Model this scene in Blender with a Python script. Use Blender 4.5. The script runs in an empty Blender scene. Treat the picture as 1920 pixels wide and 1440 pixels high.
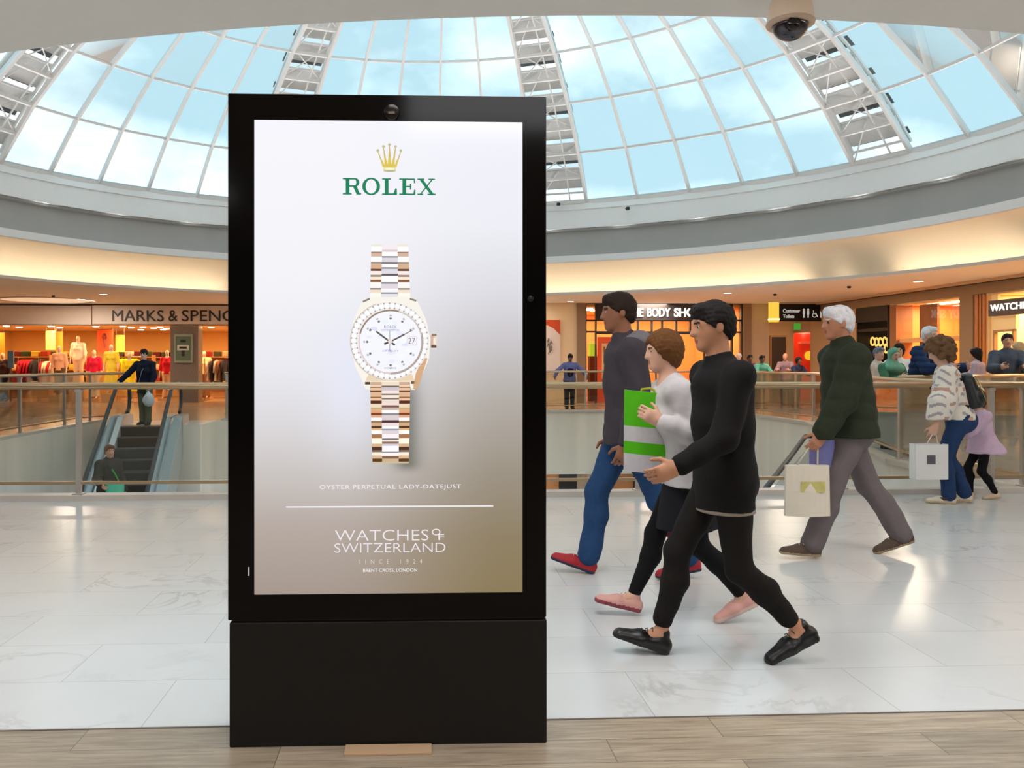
import bpy, bmesh, math, random
import numpy as np
from mathutils import Vector, Matrix
random.seed(7)
SC = bpy.context.scene
COL = SC.collection
PI = math.pi

# ------------------------------------------------------------------ camera, sky, exposure, added lamps
H0 = 1.34                      # eye height
F_PX, CX, HZ = 1600.0, 860.0, 682.0
cam = bpy.data.cameras.new('camera'); camo = bpy.data.objects.new('camera', cam); COL.objects.link(camo)
camo.location = (0, 0, H0); camo.rotation_euler = (PI / 2, 0, 0)
cam.sensor_width = 36; cam.lens = 30.0
cam.shift_x = (960 - CX) / 1920.0; cam.shift_y = -(720 - HZ) / 1920.0
cam.clip_start = 0.05; cam.clip_end = 400
SC.camera = camo
SC.view_settings.view_transform = 'Standard'; SC.view_settings.look = 'None'
SC.view_settings.exposure = 0.0; SC.view_settings.gamma = 1.0; SC.view_settings.use_curve_mapping = False

world = bpy.data.worlds.new('sky'); SC.world = world; world.use_nodes = True
wn = world.node_tree.nodes; wl = world.node_tree.links; wn.clear()
wo = wn.new('ShaderNodeOutputWorld'); wb = wn.new('ShaderNodeBackground')
wt = wn.new('ShaderNodeTexCoord'); wm = wn.new('ShaderNodeMapping'); wz = wn.new('ShaderNodeTexNoise'); wr = wn.new('ShaderNodeValToRGB')
wm.inputs['Scale'].default_value = (1.6, 1.6, 2.6); wm.inputs['Location'].default_value = (0.35, 0.2, 0.1)
wz.inputs['Scale'].default_value = 2.2; wz.inputs['Detail'].default_value = 6; wz.inputs['Roughness'].default_value = 0.5
wr.color_ramp.elements[0].position = 0.47; wr.color_ramp.elements[0].color = (0.54, 0.725, 0.795, 1)
wr.color_ramp.elements[1].position = 0.67; wr.color_ramp.elements[1].color = (1.35, 1.4, 1.42, 1)
wl.new(wt.outputs['Generated'], wm.inputs[0]); wl.new(wm.outputs[0], wz.inputs['Vector']); wl.new(wz.outputs['Fac'], wr.inputs[0])
wl.new(wr.outputs[0], wb.inputs[0]); wb.inputs[1].default_value = 1.25; wl.new(wb.outputs[0], wo.inputs[0])

AL = 0.0489                    # the mall's grid is turned this much against the view
CA, SA = math.cos(AL), math.sin(AL)
def W(u, v, z=0.0): return Vector((u * CA - v * SA, u * SA + v * CA, z))

def area(loc, size, power, color=(1, 1, 1), sy=None, rot=(0, 0, 0), spread=None):
    l = bpy.data.lights.new('ceiling_lamp', 'AREA'); l.energy = power; l.color = color
    l.shape = 'RECTANGLE'; l.size = size; l.size_y = sy or size
    if spread: l.spread = spread
    o = bpy.data.objects.new('ceiling_lamp', l); o.location = loc; o.rotation_euler = rot; COL.objects.link(o); return o
WARM = (1.0, 0.66, 0.32); SOFT = (1.0, 0.86, 0.7)
CEIL_Z = 3.40
for (x, y, p) in ((-3.6, 3.2, 70), (0.2, 3.3, 70), (4.0, 3.4, 70), (-3.4, -0.6, 75), (0.6, -0.6, 70), (4.6, -0.6, 75), (-3, -4, 60), (3, -4, 60), (8.5, 4.2, 80), (-8.5, 4.2, 80)):
    area((x, y, CEIL_Z - 0.02), 1.5, p * 0.80, (0.98, 0.98, 1.0))  # unseen lamps added under the near ceiling to brighten the floor
for (u, v, p) in ((-11, 28, 90), (-4, 28.4, 70), (3, 28.4, 80), (8, 28.4, 90), (10.6, 24, 80), (10.8, 18, 90), (11.4, 12, 90), (-11.5, 20, 60)):
    area(W(u, v, CEIL_Z - 0.02), 1.0, p * 1.25, (1.0, 0.88, 0.74))  # lamps added over the far walkways to lift soffit and fascia

# ------------------------------------------------------------------ helpers: materials
def lin(r, g, b): 
    f = lambda c: ((c / 255 + 0.055) / 1.055) ** 2.4 if c > 10 else c / 255 / 12.92
    return (f(r), f(g), f(b))
MATS = {}
def mat(name, rgb, rough=0.6, metal=0.0, var=0.08, nscale=9.0, emit=0.0, ecol=None, spec=0.5, bump=0.0, coat=0.0, stretch=None, sheen=0.0):
    if name in MATS: return MATS[name]
    m = bpy.data.materials.new(name); m.use_nodes = True; MATS[name] = m
    n = m.node_tree.nodes; l = m.node_tree.links; b = n['Principled BSDF']
    tc = n.new('ShaderNodeTexCoord'); nz = n.new('ShaderNodeTexNoise'); nz.inputs['Scale'].default_value = nscale; nz.inputs['Detail'].default_value = 4
    if stretch:
        mp = n.new('ShaderNodeMapping'); mp.inputs['Scale'].default_value = stretch; l.new(tc.outputs['Object'], mp.inputs[0]); l.new(mp.outputs[0], nz.inputs['Vector'])
    else: l.new(tc.outputs['Object'], nz.inputs['Vector'])
    mx = n.new('ShaderNodeMix'); mx.data_type = 'RGBA'
    mx.inputs['A'].default_value = (*[c * (1 - var) for c in rgb], 1); mx.inputs['B'].default_value = (*[min(1, c * (1 + var)) for c in rgb], 1)
    l.new(nz.outputs['Fac'], mx.inputs['Factor']); l.new(mx.outputs['Result'], b.inputs['Base Color'])
    b.inputs['Roughness'].default_value = rough; b.inputs['Metallic'].default_value = metal; b.inputs['Specular IOR Level'].default_value = spec
    if coat: b.inputs['Coat Weight'].default_value = coat; b.inputs['Coat Roughness'].default_value = 0.05
    if sheen: b.inputs['Sheen Weight'].default_value = sheen
    if emit: b.inputs['Emission Color'].default_value = (*(ecol or rgb), 1); b.inputs['Emission Strength'].default_value = emit
    if bump:
        bp = n.new('ShaderNodeBump'); bp.inputs['Strength'].default_value = bump; bp.inputs['Distance'].default_value = 0.02
        l.new(nz.outputs['Fac'], bp.inputs['Height']); l.new(bp.outputs[0], b.inputs['Normal'])
    return m
def smat(name, c255, **k): return mat(name, lin(*c255), **k)
def glow(name, c255, strength=1.0):
    return mat(name, (0.02, 0.02, 0.02), emit=strength, ecol=lin(*c255), rough=0.4, spec=0.2)
def glass_mat(name, tint, refl=0.06, rough=0.0, fres=0.7):
    if name in MATS: return MATS[name]
    m = bpy.data.materials.new(name); m.use_nodes = True; MATS[name] = m
    n = m.node_tree.nodes; l = m.node_tree.links; n.clear()
    o = n.new('ShaderNodeOutputMaterial'); t = n.new('ShaderNodeBsdfTransparent'); g = n.new('ShaderNodeBsdfGlossy'); x = n.new('ShaderNodeMixShader')
    fr = n.new('ShaderNodeLayerWeight'); fr.inputs['Blend'].default_value = 0.25
    ma = n.new('ShaderNodeMath'); ma.operation = 'MULTIPLY_ADD'; ma.inputs[1].default_value = fres; ma.inputs[2].default_value = refl
    t.inputs[0].default_value = (*tint, 1); g.inputs['Roughness'].default_value = rough; g.inputs[0].default_value = (0.95, 0.97, 1, 1)
    l.new(fr.outputs['Fresnel'], ma.inputs[0]); l.new(ma.outputs[0], x.inputs[0]); l.new(t.outputs[0], x.inputs[1]); l.new(g.outputs[0], x.inputs[2]); l.new(x.outputs[0], o.inputs[0])
    return m

# ------------------------------------------------------------------ helpers: meshes and objects
def link_obj(name, me, parent=None):
    o = bpy.data.objects.new(name, me); COL.objects.link(o)
    if parent is not None: o.parent = parent
    return o
def tag(o, label=None, cat=None, group=None, kind=None):
    if label: o['label'] = label
    if cat: o['category'] = cat
    if group: o['group'] = group
    if kind: o['kind'] = kind
    return o
def thing(name, label, cat, loc=(0, 0, 0), rotz=0.0, group=None):
    o = bpy.data.objects.new(name, None); o.empty_display_size = 0.1; COL.objects.link(o)
    o.location = loc; o.rotation_euler = (0, 0, rotz); return tag(o, label, cat, group)
def struct(o): o['kind'] = 'structure'; return o

class MB:
    def __init__(s): s.v = []; s.f = []; s.m = []
    def add(s, vs, fs, mi=0):
        b = len(s.v); s.v += [tuple(p) for p in vs]; s.f += [[i + b for i in f] for f in fs]; s.m += [mi] * len(fs); return s
    def box(s, c, sz, rz=0.0, mi=0, rot=None):
        hx, hy, hz = sz[0] / 2, sz[1] / 2, sz[2] / 2
        R = rot if rot is not None else Matrix.Rotation(rz, 3, 'Z'); c = Vector(c)
        vs = [c + R @ Vector((x, y, z)) for z in (-hz, hz) for x, y in ((-hx, -hy), (hx, -hy), (hx, hy), (-hx, hy))]
        return s.add(vs, [[3, 2, 1, 0], [4, 5, 6, 7], [0, 1, 5, 4], [1, 2, 6, 5], [2, 3, 7, 6], [3, 0, 4, 7]], mi)
    def span(s, p0, p1, mi=0):   # box from corner to corner
        c = [(a + b) / 2 for a, b in zip(p0, p1)]; return s.box(c, [abs(a - b) for a, b in zip(p0, p1)], mi=mi)
    def bar(s, a, b, w, h, mi=0, up=(0, 0, 1)):
        a = Vector(a); b = Vector(b); d = (b - a); L = d.length; d.normalize(); up = Vector(up)
        x = d.cross(up); 
        if x.length < 1e-4: x = d.cross(Vector((1, 0, 0)))
        x.normalize(); z = x.cross(d)
        return s.box((a + b) / 2, (w, L, h), mi=mi, rot=Matrix((x, d, z)).transposed())
    def tube(s, pts, r, n=10, mi=0, cap=True, closed=False):
        pts = [Vector(p) for p in pts]; N = len(pts); rs = r if isinstance(r, (list, tuple)) else [r] * N; vs = []; prev = None
        for i, p in enumerate(pts):
            if closed: d = pts[(i + 1) % N] - pts[i - 1]
            else: d = pts[min(i + 1, N - 1)] - pts[max(i - 1, 0)]
            d.normalize()
            x = prev - d * prev.dot(d) if prev is not None else d.cross(Vector((0, 0, 1)))
            if x.length < 1e-4: x = d.cross(Vector((0, 1, 0)))
            x.normalize(); prev = x; y = d.cross(x)
            vs += [p + (x * math.cos(2 * PI * k / n) + y * math.sin(2 * PI * k / n)) * rs[i] for k in range(n)]
        fs = []
        for i in range(N if closed else N - 1):
            j = (i + 1) % N
            fs += [[i * n + k, i * n + (k + 1) % n, j * n + (k + 1) % n, j * n + k] for k in range(n)]
        if cap and not closed: fs += [list(range(n))[::-1], [(N - 1) * n + k for k in range(n)]]
        return s.add(vs, fs, mi)
    def lathe(s, prof, n=24, c=(0, 0, 0), mi=0, axis='Z'):
        vs = []; c = Vector(c)
        for r, z in prof:
            for k in range(n):
                a = 2 * PI * k / n; p = Vector((r * math.cos(a), r * math.sin(a), z))
                if axis == 'Y': p = Vector((p.x, -p.z, p.y))
                vs.append(c + p)
        N = len(prof); fs = [[i * n + k, i * n + (k + 1) % n, (i + 1) * n + (k + 1) % n, (i + 1) * n + k] for i in range(N - 1) for k in range(n)]
        fs += [list(range(n))[::-1], [(N - 1) * n + k for k in range(n)]]
        return s.add(vs, fs, mi)
    def prism(s, poly, d0, d1, fn, mi=0):    # poly of (a,b) pairs, fn(a,b,d) -> point
        n = len(poly); vs = [fn(a, b, d0) for a, b in poly] + [fn(a, b, d1) for a, b in poly]
        return s.add(vs, [list(range(n))[::-1], list(range(n, 2 * n))] + [[i, (i + 1) % n, n + (i + 1) % n, n + i] for i in range(n)], mi)
    def build(s, name, mats, parent=None, smooth=False, bevel=0.0, seg=2):
        me = bpy.data.meshes.new(name); me.from_pydata(s.v, [], s.f)
        if not isinstance(mats, (list, tuple)): mats = [mats]
        for m in mats: me.materials.append(m)
        if len(mats) > 1: me.polygons.foreach_set('material_index', s.m)
        bm = bmesh.new(); bm.from_mesh(me); bmesh.ops.recalc_face_normals(bm, faces=bm.faces); bm.to_mesh(me); bm.free()
        if smooth: me.polygons.foreach_set('use_smooth', [True] * len(me.polygons))
        me.update(); o = link_obj(name, me, parent)
        if bevel:
            b = o.modifiers.new('edge', 'BEVEL'); b.width = bevel; b.segments = seg; b.limit_method = 'ANGLE'; b.angle_limit = 0.6
        return o
def text_obj(name, s, m, parent, rect, fn, depth=0.004, bold=0.0, spacing=1.0, fit=True):
    """letters fitted into rect (x0,y0,x1,y1) of a local plane; fn(x,y,d) -> point"""
    cu = bpy.data.curves.new('t', 'FONT'); cu.body = s; cu.size = 1; cu.offset = bold; cu.space_character = spacing; cu.resolution_u = 3
    to = bpy.data.objects.new('t', cu); COL.objects.link(to)
    dg = bpy.context.evaluated_depsgraph_get(); me0 = bpy.data.meshes.new_from_object(to.evaluated_get(dg))
    bpy.data.objects.remove(to); bpy.data.curves.remove(cu)
    vs = [tuple(v.co) for v in me0.vertices]; fs = [list(p.vertices) for p in me0.polygons]; bpy.data.meshes.remove(me0)
    x0 = min(v[0] for v in vs); x1 = max(v[0] for v in vs); y0 = min(v[1] for v in vs); y1 = max(v[1] for v in vs)
    a0, b0, a1, b1 = rect
    P = [(a0 + (v[0] - x0) / (x1 - x0) * (a1 - a0), b0 + (v[1] - y0) / (y1 - y0) * (b1 - b0)) for v in vs]
    n = len(P); mb = MB(); cnt = {}
    for f in fs:
        for i in range(len(f)):
            e = (f[i], f[(i + 1) % len(f)]); cnt[frozenset(e)] = None if frozenset(e) in cnt else e
    V = [fn(a, b, 0) for a, b in P] + [fn(a, b, depth) for a, b in P]
    FS = [f[::-1] for f in fs] + [[i + n for i in f] for f in fs] + [[e[0], e[1], e[1] + n, e[0] + n] for e in cnt.values() if e]
    mb.add(V, FS)
    return mb.build(name, m, parent)

# pixel helpers used to place things at their true distance
def P3(px, py, d): return Vector(((px - CX) / F_PX * d, d, H0 - (py - HZ) / F_PX * d))
def dist_floor(py, z=0.0): return (H0 - z) * F_PX / (py - HZ)
def on_floor(px, py): d = dist_floor(py); return Vector(((px - CX) / F_PX * d, d, 0))
def plane_v(px, v):           # point on the vertical plane v = const seen at column px -> (u, distance)
    k = (px - CX) / F_PX; Y = v / (CA - SA * k); return k * Y * CA + Y * SA, Y
def PU(px, v): return plane_v(px, v)[0]
def PZ(px, py, v): return H0 - (py - HZ) / F_PX * plane_v(px, v)[1]

# ------------------------------------------------------------------ the hall: floor, void, ceiling ellipse, dome
E_CX, E_CY, E_A, E_B, E_TH = -0.18, 15.614, 11.777, 11.777 * 0.878, -0.398
def ell(s, t, z):
    u = E_A * s * math.cos(t); v = E_B * s * math.sin(t)
    return Vector((E_CX + u * math.cos(E_TH) - v * math.sin(E_TH), E_CY + u * math.sin(E_TH) + v * math.cos(E_TH), H0 + z))
def ring_band(mb, prof, n=192, mi=0):
    vs = [ell(s, 2 * PI * k / n, z) for s, z in prof for k in range(n)]
    mb.add(vs, [[i * n + k, i * n + (k + 1) % n, (i + 1) * n + (k + 1) % n, (i + 1) * n + k] for i in range(len(prof) - 1) for k in range(n)], mi)

M_white = smat('white paint', (240, 240, 238), rough=0.75, var=0.02)
M_ceil = smat('ceiling paint', (240, 236, 230), rough=0.85, var=0.02)
M_grey = smat('grey render', (176, 174, 170), rough=0.8, var=0.05, nscale=2)
M_cream = smat('cream cove paint', (246, 234, 214), rough=0.85, var=0.02)
M_dark = smat('dark shopfront', (30, 24, 22), rough=0.5)
M_black = smat('black matt', (14, 12, 11), rough=0.45)

def marble_material():
    m = bpy.data.materials.new('marble tiles'); m.use_nodes = True; n = m.node_tree.nodes; l = m.node_tree.links; b = n['Principled BSDF']
    tc = n.new('ShaderNodeTexCoord'); mp = n.new('ShaderNodeMapping'); mp.inputs['Location'].default_value = (-1.384 + 0.48 * 40, -3.19 + 0.48 * 40, 0)
    l.new(tc.outputs['Object'], mp.inputs[0])
    br = n.new('ShaderNodeTexBrick'); br.offset = 0.0; br.squash = 1.0
    br.inputs['Scale'].default_value = 1.0; br.inputs['Brick Width'].default_value = 0.96; br.inputs['Row Height'].default_value = 0.48
    br.inputs['Mortar Size'].default_value = 0.0016; br.inputs['Mortar Smooth'].default_value = 0.1; br.offset = 0.5
    br.inputs['Color1'].default_value = (0, 0, 0, 1); br.inputs['Color2'].default_value = (1, 1, 1, 1)
    l.new(mp.outputs[0], br.inputs['Vector'])
    # per-tile shift of the vein field
    sh = n.new('ShaderNodeVectorMath'); sh.operation = 'MULTIPLY_ADD'; sh.inputs[1].default_value = (7, 5, 9)
    l.new(br.outputs['Color'], sh.inputs[0]); l.new(tc.outputs['Object'], sh.inputs[2])
    warp = n.new('ShaderNodeTexNoise'); warp.inputs['Scale'].default_value = 1.7; warp.inputs['Detail'].default_value = 7; warp.inputs['Roughness'].default_value = 0.6; warp.inputs['Distortion'].default_value = 0.9
    l.new(sh.outputs[0], warp.inputs['Vector'])
    sb = n.new('ShaderNodeMath'); sb.operation = 'SUBTRACT'; sb.inputs[1].default_value = 0.5; l.new(warp.outputs['Fac'], sb.inputs[0])
    ab = n.new('ShaderNodeMath'); ab.operation = 'ABSOLUTE'; l.new(sb.outputs[0], ab.inputs[0])
    vr = n.new('ShaderNodeValToRGB'); vr.color_ramp.elements[0].position = 0.0; vr.color_ramp.elements[0].color = (1, 1, 1, 1); vr.color_ramp.elements[1].position = 0.03; vr.color_ramp.elements[1].color = (0, 0, 0, 1)
    l.new(ab.outputs[0], vr.inputs[0])
    msk = n.new('ShaderNodeTexNoise'); msk.inputs['Scale'].default_value = 1.1; msk.inputs['Detail'].default_value = 2; l.new(sh.outputs[0], msk.inputs['Vector'])
    mr = n.new('ShaderNodeMapRange'); mr.inputs['From Min'].default_value = 0.52; mr.inputs['From Max'].default_value = 0.68; l.new(msk.outputs['Fac'], mr.inputs['Value'])
    vm = n.new('ShaderNodeMath'); vm.operation = 'MULTIPLY'; l.new(vr.outputs[0], vm.inputs[0]); l.new(mr.outputs[0], vm.inputs[1])
    vm2 = n.new('ShaderNodeMath'); vm2.operation = 'MULTIPLY'; vm2.inputs[1].default_value = 0.38; l.new(vm.outputs[0], vm2.inputs[0])
    cl = n.new('ShaderNodeTexNoise'); cl.inputs['Scale'].default_value = 1.4; cl.inputs['Detail'].default_value = 3; l.new(sh.outputs[0], cl.inputs['Vector'])
    c1 = n.new('ShaderNodeMix'); c1.data_type = 'RGBA'; c1.inputs['A'].default_value = (*lin(204, 205, 204), 1); c1.inputs['B'].default_value = (*lin(221, 222, 221), 1); l.new(cl.outputs['Fac'], c1.inputs['Factor'])
    c2 = n.new('ShaderNodeMix'); c2.data_type = 'RGBA'; c2.inputs['B'].default_value = (*lin(140, 134, 128), 1); l.new(vm2.outputs[0], c2.inputs['Factor']); l.new(c1.outputs['Result'], c2.inputs['A'])
    c3 = n.new('ShaderNodeMix'); c3.data_type = 'RGBA'; c3.inputs['B'].default_value = (*lin(176, 171, 166), 1); l.new(br.outputs['Fac'], c3.inputs['Factor']); l.new(c2.outputs['Result'], c3.inputs['A'])
    l.new(c3.outputs['Result'], b.inputs['Base Color']); b.inputs['Roughness'].default_value = 0.2; b.inputs['Specular IOR Level'].default_value = 0.5
    return m
def oak_material():
    m = bpy.data.materials.new('grey oak planks'); m.use_nodes = True; n = m.node_tree.nodes; l = m.node_tree.links; b = n['Principled BSDF']
    tc = n.new('ShaderNodeTexCoord'); mp = n.new('ShaderNodeMapping'); mp.inputs['Location'].default_value = (40.3, 20 * 0.175 - 3.19 + 0.0, 0); l.new(tc.outputs['Object'], mp.inputs[0])
    br = n.new('ShaderNodeTexBrick'); br.offset = 0.37; br.offset_frequency = 2; br.inputs['Scale'].default_value = 1; br.inputs['Brick Width'].default_value = 1.15; br.inputs['Row Height'].default_value = 0.175
    br.inputs['Mortar Size'].default_value = 0.0014; br.inputs['Color1'].default_value = (0, 0, 0, 1); br.inputs['Color2'].default_value = (1, 1, 1, 1); l.new(mp.outputs[0], br.inputs['Vector'])
    sh = n.new('ShaderNodeVectorMath'); sh.operation = 'MULTIPLY_ADD'; sh.inputs[1].default_value = (11, 7, 3); l.new(br.outputs['Color'], sh.inputs[0]); l.new(tc.outputs['Object'], sh.inputs[2])
    ms = n.new('ShaderNodeMapping'); ms.inputs['Scale'].default_value = (1.6, 22, 1); l.new(sh.outputs[0], ms.inputs[0])
    g = n.new('ShaderNodeTexNoise'); g.inputs['Scale'].default_value = 2.2; g.inputs['Detail'].default_value = 8; g.inputs['Roughness'].default_value = 0.65; g.inputs['Distortion'].default_value = 0.6; l.new(ms.outputs[0], g.inputs['Vector'])
    r = n.new('ShaderNodeValToRGB'); e = r.color_ramp.elements; e[0].position = 0.3; e[0].color = (*lin(146, 128, 106), 1); e[1].position = 0.72; e[1].color = (*lin(204, 188, 164), 1); l.new(g.outputs['Fac'], r.inputs[0])
    tn = n.new('ShaderNodeMix'); tn.data_type = 'RGBA'; tn.blend_type = 'MULTIPLY'; tn.inputs['Factor'].default_value = 0.3; l.new(r.outputs[0], tn.inputs['A']); l.new(br.outputs['Color'], tn.inputs['B'])
    c3 = n.new('ShaderNodeMix'); c3.data_type = 'RGBA'; c3.inputs['B'].default_value = (*lin(92, 82, 72), 1); l.new(br.outputs['Fac'], c3.inputs['Factor']); l.new(tn.outputs['Result'], c3.inputs['A'])
    l.new(c3.outputs['Result'], b.inputs['Base Color']); b.inputs['Roughness'].default_value = 0.36
    return m
M_marble = marble_material(); M_oak = oak_material()

VB = 3.19                      # boards meet marble here
NEAR, FARL, FARR = 8.50, 20.3, 23.7
UL = -7.26
# void outline in grid coordinates (u, v), counter-clockwise from the near left corner
def grid(X, Y): return (X * CA + Y * SA, -X * SA + Y * CA)
VOID = [(UL, NEAR + 0.2), (grid(5.85, 9.0)[0], NEAR + 0.2), grid(5.85, 11.5), grid(7.8, 19.0), grid(7.5, 22.3), (grid(7.0, 24)[0], FARR), (0.9, FARR), (-1.6, FARL), (-4.75, FARL), (-4.75, 19.0), (-6.62, 19.0), (-6.62, FARL), (UL, FARL)]
def slab(name, outer, hole, z, m, thick=0.0):
    bm = bmesh.new()
    def loop(pts):
        vs = [bm.verts.new((p[0], p[1], z)) for p in pts]; return [bm.edges.new((vs[i], vs[(i + 1) % len(vs)])) for i in range(len(vs))]
    es = loop(outer) + (loop(hole) if hole else [])
    bmesh.ops.triangle_fill(bm, edges=es, use_beauty=True)
    for f in bm.faces:
        if f.normal.z < 0: f.normal_flip()
    me = bpy.data.meshes.new(name); bm.to_mesh(me); bm.free(); me.materials.append(m)
    o = link_obj(name, me); return o
fl = struct(slab('floor', [(-34, VB), (34, VB), (34, 46), (-34, 46)], VOID, 0.0, M_marble)); fl.rotation_euler = (0, 0, AL)
fw = struct(slab('floor_boards', [(-34, -9), (34, -9), (34, VB), (-34, VB)], None, 0.0, M_oak)); fw.rotation_euler = (0, 0, AL)
s = MB(); s.box((0, VB, 0.001), (60, 0.008, 0.004)); tr = struct(s.build('trim_1', smat('joint strip', (120, 112, 104), rough=0.4))); tr.rotation_euler = (0, 0, AL)

M_brown = smat('brown polished floor', (168, 138, 112), rough=.22, var=.12, nscale=1.5)
vb = [(-34, 12.5), (UL - .35, 12.5), (UL - .35, FARL + .3), (-6.62, FARL + .3), (-6.62, 20.6), (-1.9, 20.6), (.75, FARR + .35), (VOID[5][0] + .2, FARR + .35), (VOID[4][0] + .45, VOID[4][1] + .1), (VOID[3][0] + .45, VOID[3][1] - .1), (VOID[2][0] + .4, VOID[2][1] - .05), (VOID[1][0] + .4, 9.6), (34, 9.6), (34, 45.5), (-34, 45.5)]
o = struct(slab('floor_far', vb, None, 0.004, M_brown)); o.rotation_euler = (0, 0, AL)  # brown overlay on the marble beyond the opening
# slab edge walls around the void
M_fascia = smat('pale wall panels', (234, 229, 219), rough=0.35, var=0.18, nscale=1.6, stretch=(1.6, 1.6, 0.12))
M_stone = smat('beige marble curb', (205, 196, 186), rough=0.35, var=0.12, nscale=5)
mb = MB(); n = len(VOID)
for i in range(n):
    a, b = VOID[i], VOID[(i + 1) % n]
    mb.add([(a[0], a[1], 0), (b[0], b[1], 0), (b[0], b[1], -1.75), (a[0], a[1], -1.75)], [[0, 1, 2, 3]])
o = struct(mb.build('wall_void', M_fascia)); o.rotation_euler = (0, 0, AL)
mb = MB(); mb.span((-34, -9, -1.75), (34, 46, -1.80))
# curb all round the void
def curb(name, pts, w=0.18, h=0.055):
    mb = MB()
    for a, b in zip(pts[:-1], pts[1:]): mb.bar((a[0], a[1], h / 2), (b[0], b[1], h / 2), w, h)
    o = struct(mb.build(name, M_stone)); o.rotation_euler = (0, 0, AL); return o
curb('trim_2', [(UL - 3, NEAR + 0.09), (9.5, NEAR + 0.09)])
curb('trim_3', [(UL - 0.09, NEAR + 0.2), (UL - 0.09, FARL)])
curb('trim_4', VOID[1:8])
curb('trim_5', [(-1.6, FARL + .09), (-4.6, FARL + .09)])

# lower level
M_low = smat('lower floor stone', (205, 206, 212), rough=0.3, var=0.06)
mb = MB(); mb.box((0, 18, -5.05), (40, 44, 0.1)); o = struct(mb.build('floor_lower', M_low)); o.rotation_euler = (0, 0, AL)
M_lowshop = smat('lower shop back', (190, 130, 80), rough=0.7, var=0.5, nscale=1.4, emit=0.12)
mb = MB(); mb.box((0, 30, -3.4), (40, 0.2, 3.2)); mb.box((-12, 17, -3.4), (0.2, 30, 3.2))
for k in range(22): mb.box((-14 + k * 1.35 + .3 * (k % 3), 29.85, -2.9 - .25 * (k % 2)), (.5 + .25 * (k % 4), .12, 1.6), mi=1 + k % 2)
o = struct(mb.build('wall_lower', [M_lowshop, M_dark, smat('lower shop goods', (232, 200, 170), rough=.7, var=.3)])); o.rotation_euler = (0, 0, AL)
for (u, v) in ((-2, 12), (3, 16), (-5, 15), (2, 22), (-3, 22), (-3, 27), (4, 27)):
    area(W(u, v, -1.9), 1.0, 55, (1, .9, .78))

# main ceiling: soffit with the elliptical opening, cove, fascia, ring beam
Z1 = 2.06
N = 192
mb = MB()
outer = []
for k in range(N):
    t = 2 * PI * k / N; p = ell(1.0, t, Z1); d = Vector((p.x - E_CX, p.y - E_CY, 0)); 
    sx = (34 if d.x > 0 else -34) / d.x if abs(d.x) > 1e-6 else 1e9; sy = (31 if d.y > 0 else -26) / d.y if abs(d.y) > 1e-6 else 1e9
    q = min(sx, sy); outer.append(Vector((E_CX + d.x * q, E_CY + d.y * q, H0 + Z1)))
inner = [ell(1.0, 2 * PI * k / N, Z1) for k in range(N)]
mb.add(inner + outer, [[k, (k + 1) % N, N + (k + 1) % N, N + k] for k in range(N)])
struct(mb.build('ceiling', M_ceil))
mb = MB(); ring_band(mb, [(1.0, Z1), (1.0, 2.13), (1.006, 2.13), (1.006, 2.08), (1.06, 2.08)]); struct(mb.build('ceiling_lip', smat('lip paint', (214, 210, 204), rough=.8, var=.02)))
mb = MB()
ring_band(mb, [(0.94 + 0.12 * math.cos(t) ** 0.8 if t < PI / 2 - 1e-6 else 0.94, 2.08 + 0.85 * math.sin(t) ** 1.15) for t in [PI / 2 * i / 14 for i in range(15)]])
struct(mb.build('ceiling_cove', M_cream, smooth=True))
mb = MB(); ring_band(mb, [(0.94, 2.93), (0.938, 2.95), (0.938, 3.13), (0.98, 3.14)]); struct(mb.build('trim_6', M_white))
mb = MB(); ring_band(mb, [(0.978, 3.14), (0.978, 3.88), (0.966, 3.9), (0.966, 3.94), (0.960, 3.95)]); struct(mb.build('trim_7', M_grey))
mb = MB(); ring_band(mb, [(0.960, 3.95), (0.9605, 4.0), (0.971, 4.50), (0.968, 4.505), (0.9685, 4.53), (0.9775, 4.74), (0.99, 4.76)]); struct(mb.build('trim_8', M_white))
# cove light strips, in separate runs (dark gaps between some of them)
M_strip = glow('warm cove lamp', (255, 233, 204), 19)
gaps = [(57.5, 60.5), (50.5, 55), (30, 33), (110, 113), (140, 143), (185, 188), (240, 243), (300, 303)]
run = []
def in_gap(d): return any(a <= d <= b for a, b in gaps)
deg = 0.0; runs = []; cur = []
while deg <= 360:
    if in_gap(deg) or len(cur) >= 40:
        if len(cur) > 1: runs.append(cur)
        cur = [] if in_gap(deg) else cur[-1:]
    if not in_gap(deg): cur.append(deg)
    deg += 1.0
if len(cur) > 1: runs.append(cur)
for r in runs:
    mb = MB(); mb.tube([ell(1.03, math.radians(d), 2.10) for d in r], 0.014, n=6); mb.build('trim_cove_light', M_strip)['kind'] = 'structure'

# uplights added along the ledge to brighten the ring beam and the dome
for k in range(32):
    a = 2 * PI * (k + .5) / 32; q = ell(0.955, a, 3.16); d = Vector((q.x - E_CX, q.y - E_CY, 0)).normalized()
    area(q, 0.3, 31, (0.97, 0.98, 1.0), spread=math.radians(100), rot=(Vector((-d.x * .85, -d.y * .85, 1))).to_track_quat('-Z', 'Y').to_euler())
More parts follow.
